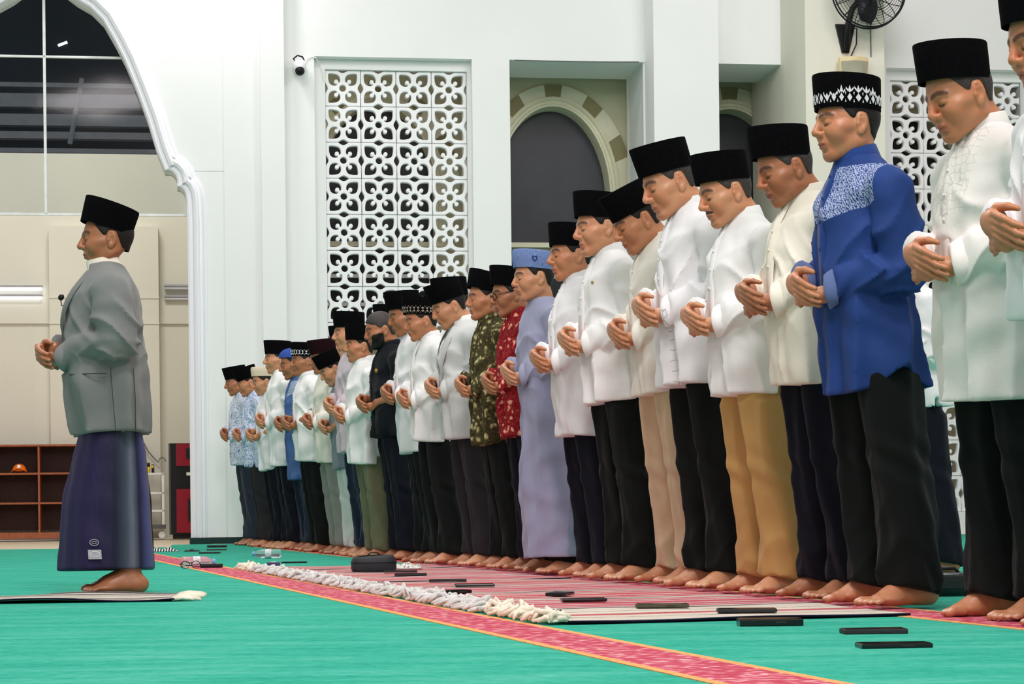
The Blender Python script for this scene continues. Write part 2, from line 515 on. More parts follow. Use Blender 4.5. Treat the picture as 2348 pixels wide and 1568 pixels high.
# boundaries of the stones measured on the right half of the second arch (outer edge), as ellipse angles
bounds = [7, 26, 41, 57, 70]           # degrees from the crown
bounds = [6.5, 25.5, 38.5, 56.5, 69.5, 87.5]
for i, uc in enumerate(AC):
    w = empty('arched_window', W(uc, zsill, NB))
    lab = ['dark arched window with striped stone surround behind the large pierced screen',
           'dark arched window with olive and cream striped surround in the wide bay',
           'half hidden dark arched window with striped surround in the narrow bay',
           'dark arched window behind the pierced screen beside the fan column'][i]
    setp(w, lab, 'window', 'arched windows with striped surrounds')
    inv = w.location
    ang = [(-bounds[0], bounds[0])] + [(s * bounds[j], s * bounds[j + 1]) for j in range(5) for s in (1, -1)]
    for j, (t0, t1) in enumerate(ang):
        olive = (j == 0) or (((j - 1) // 2) % 2 == 1)
        v = MB(); n = 5; V = []
        for q in range(n + 1):
            t = math.radians(t0 + (t1 - t0) * q / n)
            po = (uc + a_o * math.sin(t), AZ - b_o + b_o * math.cos(t))
            pi_ = (uc + (a_i + .1) * math.sin(t), z_in + .1 - (b_i + .1) + (b_i + .1) * math.cos(t) - 0.0)
            for nn in (NB + 0.03, NB - 0.01):
                V += [W(po[0], po[1], nn) - inv, W(pi_[0], pi_[1], nn) - inv]
        F = []
        for q in range(n):
            b = q * 4; c = b + 4
            F += [(b, c, c + 1, b + 1), (b, b + 2, c + 2, c), (b + 1, c + 1, c + 3, b + 3)]
        F += [(0, 1, 3, 2), (n * 4, n * 4 + 2, n * 4 + 3, n * 4 + 1)]
        v.add(V, F)
        v.build('voussoir', M_olive if olive else M_cream, w)
    # moulded inner frame and dark pane
    fr = MB(); arc = ellipse_arch(uc, z_in, a_i, b_i, 30, zsill)
    V = []
    prof2 = [(0.105, 0.01), (0.105, 0.05), (0.07, 0.06), (0.06, 0.035), (0.03, 0.035), (0.02, 0.055), (0.0, 0.05), (-0.01, -0.2)]
    for q, (u, z) in enumerate(arc):
        a = np.array(arc[max(q - 1, 0)]); b = np.array(arc[min(q + 1, len(arc) - 1)])
        tt = (b - a) / max(np.linalg.norm(b - a), 1e-6); nr = np.array((tt[1], -tt[0]))
        for o_, h in prof2:
            c = np.array((u, z)) + nr * o_
            V.append(W(c[0], max(c[1], zsill), NB + h) - inv)
    mm = len(prof2)
    fr.add(V, [(q * mm + j, q * mm + j + 1, (q + 1) * mm + j + 1, (q + 1) * mm + j) for q in range(len(arc) - 1) for j in range(mm - 1)])
    fr.build('window_frame', M_cream, w, auto=0.6)
    pane = MB(); pane.add([W(u, z, NB - .2) - inv for u, z in arc], [tuple(range(len(arc)))])
    pane.build('pane', M_glassdark, w)
    sl = MB(); sl.hexa([p - inv for p in (W(uc - a_i - .12, zsill - .05, NB + .08), W(uc + a_i + .12, zsill - .05, NB + .08), W(uc + a_i + .12, zsill - .05, NB - .2), W(uc - a_i - .12, zsill - .05, NB - .2),
                        W(uc - a_i - .12, zsill, NB + .08), W(uc + a_i + .12, zsill, NB + .08), W(uc + a_i + .12, zsill, NB - .2), W(uc - a_i - .12, zsill, NB - .2))])
    sl.build('window_sill', M_cream, w)
    # dark lower light under the sill
    lo = MB()
    lo.hexa([p - inv for p in (W(uc - a_i, zsill - .95, NB + .03), W(uc + a_i, zsill - .95, NB + .03), W(uc + a_i, zsill - .95, NB - .02), W(uc - a_i, zsill - .95, NB - .02),
                              W(uc - a_i, zsill - .08, NB + .03), W(uc + a_i, zsill - .08, NB + .03), W(uc + a_i, zsill - .08, NB - .02), W(uc - a_i, zsill - .08, NB - .02))])
    lo.build('lower_pane', M_black, w)
    br = MB()
    for zz in (zsill - .36, zsill - .66):
        br.hexa([p - inv for p in (W(uc - a_i, zz - .02, NB + .05), W(uc + a_i, zz - .02, NB + .05), W(uc + a_i, zz - .02, NB), W(uc - a_i, zz - .02, NB),
                              W(uc - a_i, zz + .02, NB + .05), W(uc + a_i, zz + .02, NB + .05), W(uc + a_i, zz + .02, NB), W(uc - a_i, zz + .02, NB))])
    br.build('transom', M_whitemetal, w)

# ================================================================== PIERCED BLOCK SCREENS
def block_mesh():
    cu_ = bpy.data.curves.new('block_outline', 'CURVE'); cu_.dimensions = '2D'; cu_.fill_mode = 'BOTH'
    e = 0.985
    half = [(e, -.30), (.90, -.16), (.845, -.05), (.845, .05), (.90, .16), (e, .30)]
    outline = []
    for r in range(4):
        c, s = math.cos(r * PI / 2), math.sin(r * PI / 2)
        outline += [(x * c - y * s, x * s + y * c) for x, y in [(e, -e)] + half]
    quad = [(.14, .42), (.155, .58), (.26, .735), (.48, .80), (.70, .81), (.79, .79), (.81, .70), (.80, .48), (.735, .26), (.58, .155), (.42, .14), (.34, .175),
            (.305, .24), (.37, .245), (.46, .29), (.485, .38), (.45, .45), (.38, .485), (.29, .46), (.245, .37), (.24, .305), (.175, .34)]
    loops = [outline]
    for r in range(4):
        c, s = math.cos(r * PI / 2), math.sin(r * PI / 2)
        loops.append(catmull([(x * c - y * s, x * s + y * c) for x, y in quad], 2))
    loops.append([(.19 * math.cos(2 * PI * i / 20), .19 * math.sin(2 * PI * i / 20)) for i in range(20)])
    for lp in loops:
        s = cu_.splines.new('POLY'); s.points.add(len(lp) - 1); s.use_cyclic_u = True
        for p, (x, y) in zip(s.points, lp): p.co = (x, y, 0, 1)
    cu_.extrude = 0.2; cu_.bevel_depth = 0.022; cu_.bevel_resolution = 0; cu_.offset = -0.022
    o = bpy.data.objects.new('tmp_outline', cu_); COL.objects.link(o)
    dg = bpy.context.evaluated_depsgraph_get()
    me = bpy.data.meshes.new_from_object(o.evaluated_get(dg))
    bpy.data.objects.remove(o); bpy.data.curves.remove(cu_)
    me.materials.clear()
    return me
BLK = block_mesh()
BLK.materials.append(M_block)
UMAT = Matrix((UD, Vector((0, 0, 1)), ND)).transposed().to_4x4()     # local x,y,z -> u, up, n
def screen(pxl, pxr, pyt, nn, cols, label, rows):
    u0, z1 = wu(pxl, pyt, nn); u1, _ = wu(pxr, pyt, nn)
    p = (u1 - u0) / cols
    e = empty('pierced_block_screen', W((u0 + u1) / 2, 0, nn))
    setp(e, label, 'screen', 'white pierced block screens')
    zb = z1 - rows * p * 1.012
    for r in range(rows):
        for c in range(cols):
            b = link('block', BLK, None, e)
            b.matrix_local = Matrix.Translation(W(u0 + (c + .5) * p, z1 - (r + .5) * p * 1.012, nn) - e.location) @ UMAT @ Matrix.Diagonal((p / 2, p * 1.012 / 2, p / 2, 1))
    return u0, u1, z1, zb
s1 = screen(744, 1068, 162, N1 - 0.22, 4, 'tall white pierced flower block screen in the niche beside the security camera', 12)
s2 = screen(2035, 2346, 187, N5 - 0.22, 4, 'white pierced flower block screen on the right wall behind the bowed men', 12)
for (s, nn, a, b, zt_, nm) in ((s1, N1, nu0, nu1, nz, 'trim_3'), (s2, N5, q0, q1, rz, 'trim_4')):
    mb = MB()
    mb.wbox(a, s[0], 0, zt_, nn - .36, nn - .14); mb.wbox(s[1], b, 0, zt_, nn - .36, nn - .14)
    mb.wbox(s[0], s[1], s[2], zt_, nn - .36, nn - .14); mb.wbox(s[0], s[1], 0, max(s[3], .02), nn - .36, nn - .14)
    struct(mb.build(nm, M_wall))
# ================================================================== PORCH BEHIND THE ARCH
# glazing bars and panes in the arch head
NG = -0.2
um = px_u(103, NG, 250)
z_tr = px_z(200, 492, NG); z_mid = px_z(150, 131, NG)
gz = empty('arch_glazing', W(um, z_tr, NG))
setp(gz, 'dusty glass panes with thin white bars filling the head of the big arch', 'glazing')
inv = gz.location
arcp = [(u, z) for u, z in curve if z > z_tr]
u_edge = max(u for u, z in arcp)
def gpane(zlo, zhi, side):
    pts = [(u, z) for u, z in (right if side > 0 else left) if zlo < z < zhi]
    pts = sorted(pts, key=lambda q: q[1])
    def edge(z):
        c = sorted(right, key=lambda q: q[1]); zs_ = [q[1] for q in c]; us = [q[0] for q in c]
        ue = np.interp(z, zs_, us); return ue if side > 0 else 2 * um - ue
    poly = [(um, zlo), (edge(zlo), zlo)] + pts + ([(edge(zhi), zhi), (um, zhi)] if zhi < top[0][1] - .01 else [(um, zhi)])
    g = MB(); g.add([W(u, z, NG) - inv for u, z in poly], [tuple(range(len(poly)))])
    g.build('pane', M_pane, gz)
for sd in (1, -1):
    gpane(z_tr, z_mid, sd); gpane(z_mid, top[0][1], sd)
def gbar(u0, u1, z0, z1, nm='glazing_bar'):
    g = MB(); g.wbox(u0, u1, z0, z1, NG - .02, NG + .02); g.v = [Vector(q) - inv for q in g.v]
    g.build(nm, M_whitemetal, gz)
gbar(um - .013, um + .013, z_tr, top[0][1])
gbar(2 * um - u_edge, u_edge, z_tr - .012, z_tr + .012)
gbar(2 * um - np.interp(-z_mid, [-q[1] for q in right], [q[0] for q in right]), np.interp(-z_mid, [-q[1] for q in right], [q[0] for q in right]), z_mid - .01, z_mid + .01)

NP = -5.0
wt = px_z(150, 352, NP)
pu0, pu1 = px_u(-500, NP), px_u(640, NP)
M_porch = mat('porch_wall_paint', 'E3E2D3', 0.7, nscale=1, namt=0.03)
mb = MB(); mb.wbox(pu0, pu1, 0, wt, NP - .2, NP)
# raised box pier and ledge band
pb0, pb1 = px_u(111, NP + .18), px_u(362, NP + .18)
mb.wbox(pb0, pb1, 0, px_z(200, 518, NP + .18), NP, NP + .18)
mb.wbox(pu0, pu1, px_z(200, 742, NP + .03), px_z(200, 684, NP + .03), NP, NP + .03)
mb.wbox(px_u(66, NP + .02), px_u(70, NP + .02), 0, px_z(66, 742, NP), NP, NP + .008)
struct(mb.build('wall_porch', M_porch))
mb = MB(); mb.wbox(pb0 - .004, pb1 + .004, px_z(200, 684, NP + .18), px_z(200, 680, NP + .18), NP, NP + .19)
mb.wbox(pb0 - .004, pb1 + .004, px_z(200, 743, NP + .18), px_z(200, 739, NP + .18), NP, NP + .19)
struct(mb.build('trim_5', M_porch))
# ceiling-height dark opening above with louvre slats
sky = MB(); sky.wbox(pu0 - 1, pu1 + 1, wt - .3, wt + 4.5, NP - 3.2, NP - 3.0)
struct(sky.build('wall_night', M_night))
roof = empty('louvred_roof', W((pu0 + pu1) / 2, wt, NP - 2.2))
setp(roof, 'grey slatted louvre roof seen in the dark through the arch glazing', 'roof')
for (y0, y1) in ((190, 200), (215, 246), (262, 288), (302, 318), (340, 350)):
    z0 = px_z(150, y1, NP - 2.2); z1 = px_z(150, y0, NP - 2.2)
    g = MB(); g.wbox(pu0, pu1, z0, z1, NP - 2.35, NP - 2.2); g.v = [Vector(q) - roof.location for q in g.v]
    g.build('slat', M_slat, roof)
g = MB(); a = wu(188, 180, NP - 2.15); b = wu(160, 330, NP - 2.15)
g.tube([W(a[0], a[1], NP - 2.15) - roof.location, W(b[0], b[1], NP - 2.15) - roof.location], .035, 6)
g.build('strut', M_slat, roof)
g = MB(); a = wu(133, 104, NP - 2.97); b = wu(154, 96, NP - 2.97)  # added glowing tube standing in for a lamp reflection in the glass
g.tube([W(a[0], a[1], NP - 2.985), W(b[0], b[1], NP - 2.985)], .018, 8)
setp(g.build('glass_reflection_tube', M_lamp), 'short glowing white tube added behind the arch glazing as a lamp reflection in its glass', 'lamp')
# slim wall tube lamps
M_tubeoff = mat('unlit_tube', 'E3E4EC', 0.35)
M_fix = mat('lamp_fixture', 'A9ABB0', 0.5)
for (x0, x1, y0, y1, lit, lab) in ((-160, 98, 656, 667, True, 'upper lit tube lamp on the porch wall left of the imam'),
                                  (-160, 98, 677, 686, True, 'lower lit tube lamp on the porch wall left of the imam'),
                                  (376, 436, 655, 664, False, 'upper unlit tube lamp on the porch wall right of the imam'),
                                  (376, 436, 679, 688, False, 'lower unlit tube lamp on the porch wall right of the imam')):
    u0, z1 = wu(x0, y0, NP + .06); u1, z0 = wu(x1, y1, NP + .06)
    e = empty('tube_lamp', W((u0 + u1) / 2, z0, NP + .03)); setp(e, lab, 'lamp', 'tube lamps on the porch wall')
    g = MB(); g.wbox(u0, u1, z1 - .012, z1 + .012, NP + .03, NP + .1); g.v = [Vector(q) - e.location for q in g.v]; g.build('housing', M_fix, e)
    g = MB(); g.tube([W(u0 + .01, (z0 + z1) / 2 - .005, NP + .07) - e.location, W(u1 - .01, (z0 + z1) / 2 - .005, NP + .07) - e.location], (z1 - z0) * .42, 10)
    g.build('tube', M_lamp if lit else M_tubeoff, e)

# shoe rack
NR = NP + 0.62
ru0, ru1 = px_u(-230, NR, 1100), px_u(318, NR, 1100)
rz0, rz1 = 0.0, px_z(60, 1019, NR)
rack = empty('shoe_rack', W((ru0 + ru1) / 2, 0, NR - .2)); setp(rack, 'low red-brown wooden shoe rack with open pigeonholes against the porch wall', 'rack')
def rk(name, m, *b):
    g = MB(); g.wbox(*b); g.v = [Vector(q) - rack.location for q in g.v]; return g.build(name, m, rack)
t = .022
rk('back_panel', M_wooddark, ru0, ru1, .12, rz1, NR - .36, NR - .34)
rk('top_board', M_wood, ru0, ru1, rz1 - t, rz1, NR - .36, NR + .005)
zb = px_z(60, 1221, NR)
rk('plinth', M_wood, ru0, ru1, .02, zb, NR - .3, NR)
for yy in (1086, 1154):
    z = px_z(60, yy, NR); rk('shelf', M_wood, ru0, ru1, z - t / 2, z + t / 2, NR - .34, NR)
for xx in (-139, -24, 89, 204):
    u = px_u(xx, NR, 1100); rk('divider', M_wood, u - t / 2, u + t / 2, zb, rz1 - t, NR - .34, NR - .002)
rk('side_board', M_wood, ru0, ru0 + t, zb, rz1 - t, NR - .34, NR); rk('side_board', M_wood, ru1 - t, ru1, zb, rz1 - t, NR - .34, NR)
# orange baseball cap on the rack shelf
u, z = wu(44, 1084, NR - .1); z = px_z(60, 1086, NR) + t / 2
hat = empty('baseball_cap', W(u, z, NR - .14)); setp(hat, 'bright orange baseball cap with round white badge on the shoe rack shelf', 'cap')
hat.rotation_euler = (0, 0, math.atan2(UD.y, UD.x))
M_or = mat('orange_cotton', 'F07810', 0.8, bump=.1)
V = []; F = []; na, nb_ = 24, 8
for i in range(nb_ + 1):
    th = PI / 2 * i / nb_
    for j in range(na):
        ph = 2 * PI * j / na
        V.append((.085 * math.cos(ph) * math.cos(th), .1 * math.sin(ph) * math.cos(th), .02 + .092 * math.sin(th)))
for i in range(nb_):
    for j in range(na): F.append((i * na + j, i * na + (j + 1) % na, (i + 1) * na + (j + 1) % na, (i + 1) * na + j))
obj('crown', V, F, M_or, hat, True)
V = []; F = []
for i in range(13):
    x = -.1 + .2 * i / 12
    zz = .045 * (1 - (x / .1) ** 2)
    for s_, yy in ((0, -.06), (1, -.06 - .075 * math.sqrt(max(0, 1 - (x / .106) ** 2)))):
        V.append((x, yy, zz)); V.append((x, yy, zz + .008))
for i in range(12):
    a = i * 4; b = a + 4
    F += [(a + 1, a + 3, b + 3, b + 1), (a, b, b + 2, a + 2), (a + 2, b + 2, b + 3, a + 3), (a, a + 1, b + 1, b)]
obj('visor', V, F, M_or, hat, True)
g = MB(); g.lathe([(.0, .004), (.022, .003), (.022, 0)], 16, Matrix.Translation((0, -.088, .075)) @ Matrix.Rotation(PI / 2 - .45, 4, 'X'), cap=False)
g.build('badge', M_whitemetal, hat)
# white trolley
NT_ = NP + .75
tu0, tu1 = px_u(318, NT_, 1150), px_u(377, NT_, 1150)
tr = empty('trolley', W((tu0 + tu1) / 2, 0, NT_)); setp(tr, 'narrow white wire trolley on castors beside the red cabinet', 'trolley')
def tk(name, m, *b):
    g = MB(); g.wbox(*b); g.v = [Vector(q) - tr.location for q in g.v]; return g.build(name, m, tr)
zs_ = [px_z(350, y, NT_) for y in (1085, 1129, 1170)]
for z in zs_: tk('tray', M_whitemetal, tu0, tu1, z - .018, z + .006, NT_ - .25, NT_)
for uu in (tu0, tu1 - .03):
    for nn in (NT_ - .25, NT_ - .025): tk('post', M_whitemetal, uu, uu + .03, .16, zs_[0], nn, nn + .025)
M_greyp = mat('grey_plastic', '5A5C5C', .5)
tk('base_tray', M_greyp, tu0, tu1 + .01, .12, .17, NT_ - .26, NT_ + .01)
for uu in (tu0 + .05, tu1 - .03):
    g = MB(); g.lathe([(.03, -.012), (.045, -.008), (.045, .008), (.03, .012)], 16, Matrix.Translation(W(uu, .047, NT_ - .03) - tr.location) @ UMAT)
    c = g.build('castor', M_whitemetal, tr, True)
# screwdriver set standing on the trolley
M_yel = mat('yellow_plastic', 'E8C21A', .4)
u, z = wu(341, 1083, NT_ - .1)
sd = empty('screwdriver', W(u, zs_[0] + .006, NT_ - .08)); setp(sd, 'small yellow and black screwdriver standing on the white trolley', 'tool')
g = MB(); g.lathe([(.014, 0), (.017, .02), (.017, .06), (.012, .075)], 10); g.build('handle', M_yel, sd, True)
g = MB(); g.lathe([(.013, .07), (.016, .08), (.016, .115), (.01, .12)], 10); g.build('grip', M_black, sd, True)
bx = empty('tool_box', W(u + .05, zs_[0] + .006, NT_ - .08)); setp(bx, 'tiny black and yellow battery case beside the screwdriver on the trolley', 'case')
g = MB(); g.box((0, 0, .05), (.03, .03, .1), bev=.004); g.build('body', M_black, bx); g = MB(); g.box((0, -.016, .075), (.026, .004, .03)); g.build('sticker', M_yel, bx)
# red and black cabinet speaker
NC = NP + .9
k0, k1 = px_u(391, NC, 1100), px_u(452, NC, 1100)
kz0, kz1 = 0.0, px_z(410, 1016, NC)
kc = empty('water_dispenser', W((k0 + k1) / 2, 0, NC - .15)); setp(kc, 'tall black and dark red water dispenser beside the arch leg', 'dispenser')
M_red = mat('dark_red_plastic', '8E1027', .35)
def kk(name, m, *b):
    g = MB(); g.wbox(*b); g.v = [Vector(q) - kc.location for q in g.v]; return g.build(name, m, kc)
kk('body', M_black, k0, k1, .05, kz1, NC - .34, NC)
kk('side_panel', M_greyp, k0 - .02, k0, .05, kz1, NC - .34, NC - .02)
kr = px_u(404, NC, 1100)
kk('upper_door', M_red, kr, k1 - .01, px_z(410, 1068, NC), kz1 - .005, NC, NC + .018)
kk('lower_door', M_red, kr, k1 - .01, .07, px_z(410, 1121, NC), NC, NC + .018)
kk('control_panel', M_darkmetal, px_u(421, NC), px_u(432, NC), px_z(410, 1052, NC), px_z(410, 1028, NC), NC + .018, NC + .03)
kk('sticker', M_whitemetal, px_u(421, NC), px_u(431, NC), px_z(410, 1090, NC), px_z(410, 1083, NC), NC, NC + .004)
kk('handle', M_darkmetal, px_u(424, NC), px_u(432, NC), px_z(410, 1195, NC), px_z(410, 1145, NC), NC + .018, NC + .03)
kk('foot', M_black, k0 + .02, k1 - .02, 0, .05, NC - .3, NC - .04)
# cable on the porch wall
pts = [wu(x, y, NP + .22) for x, y in ((330, 1015), (340, 1035), (355, 1052), (364, 1060), (366, 1052), (372, 1048), (378, 1052), (380, 1058))]
g = MB(); g.tube([W(u, z, NP + .22) for u, z in pts], .006, 6)
setp(g.build('wall_cable', M_greyp), 'thin grey cable drooping on the porch wall above the trolley', 'cable')

# ================================================================== SECURITY CAMERA
cu_, cz = wu(687, 158, N1 + .12)
sc = empty('security_camera', W(cu_, cz, N1)); sc.rotation_euler = (0, 0, math.atan2(UD.y, UD.x))
setp(sc, 'small white dome security camera with black lens mounted on the wall beside the screen', 'camera')
M_wp = mat('white_plastic', 'F2F2F0', .35)
g = MB(); g.lathe([(.07, 0), (.07, .02), (.05, .035)], 20, Matrix.Translation((0, 0, .03)) @ Matrix.Rotation(PI / 2, 4, 'X')); g.build('mount_plate', M_wp, sc, auto=.6)
g = MB(); g.tube([(0, -.02, .05), (0, -.09, .06)], .022, 12); g.build('arm', M_wp, sc, True)
g = MB(); g.lathe([(.012, .075), (.05, .068), (.066, .04), (.068, 0), (.05, -.035), (.02, -.05)], 24, Matrix.Translation((0, -.14, .01)) ); g.build('housing', M_wp, sc, True)
g = MB(); g.lathe([(.0, .05), (.03, .042), (.045, .02), (.048, 0)], 20, Matrix.Translation((0, -.17, -.03)) @ Matrix.Rotation(PI / 2, 4, 'X'), cap=False); g.build('lens', M_black, sc, True)
g = MB(); g.tube([(-.04, -.1, .07), (-.06, -.13, .1), (-.02, -.14, .13), (.03, -.12, .12), (.05, -.08, .09)], .008, 8); g.build('lead', M_black, sc, True)
pts = [wu(x, y, N1 + .01) for x, y in ((695, 150), (705, 135), (716, 130), (724, 132))] + [wu(x, y, N1 - .1) for x, y in ((735, 150), (742, 165), (745, 185))]
g = MB(); g.tube([W(u, z, N1 + .012 if i < 4 else N1 - .12) for i, (u, z) in enumerate(pts)], .006, 6)
setp(g.build('camera_cable', M_wp), 'thin white cable running from the security camera into the screen niche', 'cable')
# hairline crack cable over the wide opening
g = MB(); pts = [wu(x, y, N1 + .004) for x, y in ((1180, 138), (1300, 141), (1400, 142), (1465, 142))]
g.tube([W(u, z, N1 + .004) for u, z in pts], .005, 5)
setp(g.build('lintel_cable', M_greyp), 'thin grey wire running along the lintel of the wide bay', 'cable')

# ================================================================== WALL FAN AND LOUDSPEAKER
fu, fz = wu(2001, -28, N4 + .45)
fan = empty('wall_fan', W(fu, fz, N4)); fan.rotation_euler = (0, 0, math.atan2(UD.y, UD.x))
setp(fan, 'black wall-mounted fan with round wire cage high on the column', 'fan')
R = 86 / FPX * 18.0 * DEP
g = MB()
for yy, rr in ((-.36, R), (-.30, R * 1.01), (-.47, R * .62)):
    g.tube([(rr * math.cos(2 * PI * i / 48), yy, rr * math.sin(2 * PI * i / 48)) for i in range(48)], .009 if rr > R * .9 else .004, 6, closed=True)
for rr in np.linspace(.1, .95, 14):
    y_ = -.36 - .12 * math.sqrt(max(0, 1 - rr ** 2))
    g.tube([(R * rr * math.cos(2 * PI * i / 40), y_, R * rr * math.sin(2 * PI * i / 40)) for i in range(40)], .0028, 4, closed=True)
for i in range(16):
    t_ = 2 * PI * i / 16
    g.tube([(R * r_ * math.cos(t_), -.36 - .12 * math.sqrt(1 - r_ ** 2), R * r_ * math.sin(t_)) for r_ in (0.08, .4, .7, .9, 1.0)], .004, 5)
    g.tube([(R * r_ * math.cos(t_), -.30 + .1 * math.sqrt(1 - r_ ** 2), R * r_ * math.sin(t_)) for r_ in (0.25, .5, .8, 1.0)], .004, 5)
g.build('cage', M_black, fan, True)
g = MB(); g.lathe([(.05, 0), (.1, .03), (.1, .13), (.07, .17)], 20, Matrix.Translation((0, -.13, 0)) @ Matrix.Rotation(PI / 2, 4, 'X')); g.build('motor', M_black, fan, auto=.6)
for i in range(3):
    a = 2 * PI * i / 3 + .4
    V = []; n = 7
    for j in range(n):
        r_ = R * (.15 + .75 * j / (n - 1)); w_ = .05 + .1 * math.sin(PI * min(1, j / (n - 1) * .8 + .1))
        for s_ in (-1, 1):
            aa = a + s_ * w_ / r_ * .8
            for dy in (0, .004): V.append((r_ * math.cos(aa), -.35 + s_ * .035 + dy, r_ * math.sin(aa)))
    F = []
    for j in range(n - 1):
        b = j * 4; c = b + 4
        F += [(b, c, c + 2, b + 2), (b + 1, b + 3, c + 3, c + 1), (b, b + 1, c + 1, c), (b + 2, c + 2, c + 3, b + 3)]
    obj('blade', V, F, M_darkmetal, fan, True)
# arm and bracket: bracket is left of and below the cage
bu, bz = wu(1937, 92, N4)
lx = bu - fu; lz_ = bz - fz
g = MB(); g.tube([(lx, -.06, lz_ - .12), (lx + .0, -.1, lz_ + .12), (lx + .04, -.13, lz_ + .28), (lx + .14, -.14, lz_ + .40), (0, -.15, .0)], .03, 12); g.build('arm', M_black, fan, True)
g = MB(); g.prism([(-.1, .15), (.1, .15), (.035, -.13), (-.035, -.13)], .03, Matrix.Translation((lx, 0, lz_)) @ Matrix.Rotation(PI / 2, 4, 'X')); g.build('bracket', M_black, fan)
g = MB(); g.tube([(lx + .0, -.1, lz_ + .1), (lx + .1, -.08, lz_ + .1), (lx + .1, -.06, lz_ - .05), (lx + .03, -.05, lz_ - .2), (lx + .02, -.04, lz_ - .26)], .007, 6); g.build('lead', M_black, fan, True)
su, sz = wu(1962, 190, N4 + .2)
_, sz1 = wu(1962, 129, N4 + .2)
sp = empty('wall_loudspeaker', W(su, sz - .1, N4)); sp.rotation_euler = (0, 0, math.atan2(UD.y, UD.x))
setp(sp, 'beige wedge-shaped wall loudspeaker with grey grille under the fan', 'loudspeaker')
M_bei = mat('beige_plastic', 'DCCB9C', .5); M_gr = mat('speaker_cloth', 'A3A08A', .9, bump=.4, bscale=220)
H = sz1 - sz + .1
w0, w1 = .155, .125
outl = [(-w0 * .75, 0), (w0 * .5, 0), (w0, -.12), (w0 * .93, -.17)] + [(w0 * .93 - (w0 * 1.86) * i / 8, -.17 - .05 * math.sin(PI * i / 8)) for i in range(1, 8)] + [(-w0 * .93, -.17), (-w0, -.12)]
g = MB(); n = len(outl)
V = [(x * .86, y * .86, 0) for x, y in outl] + [(x, y, H - .03) for x, y in outl] + [(x * .97, y * .95, H) for x, y in outl]
g.add(V, [tuple(range(n - 1, -1, -1)), tuple(range(2 * n, 3 * n))] + [(i + k_ * n, (i + 1) % n + k_ * n, (i + 1) % n + (k_ + 1) * n, i + (k_ + 1) * n) for k_ in (0, 1) for i in range(n)])
g.build('cabinet', M_bei, sp, auto=.5)
fr_ = outl[3:12]
V = [(x * .86 * .96, y * .86 - .006, .02) for x, y in fr_] + [(x * .95, y - .006, H - .045) for x, y in fr_]
m_ = len(fr_)
obj('grille', V, [(i, i + 1, m_ + i + 1, m_ + i) for i in range(m_ - 1)], M_gr, sp, True)
pts = [wu(x, y, N4 + .01) for x, y in ((1996, -40), (1996, 60), (1997, 130))]
g = MB(); g.tube([W(u, z, N4 + .012) for u, z in pts], .006, 6)
setp(g.build('speaker_cable', M_greyp), 'thin vertical cable clipped on the column above the loudspeaker', 'cable')
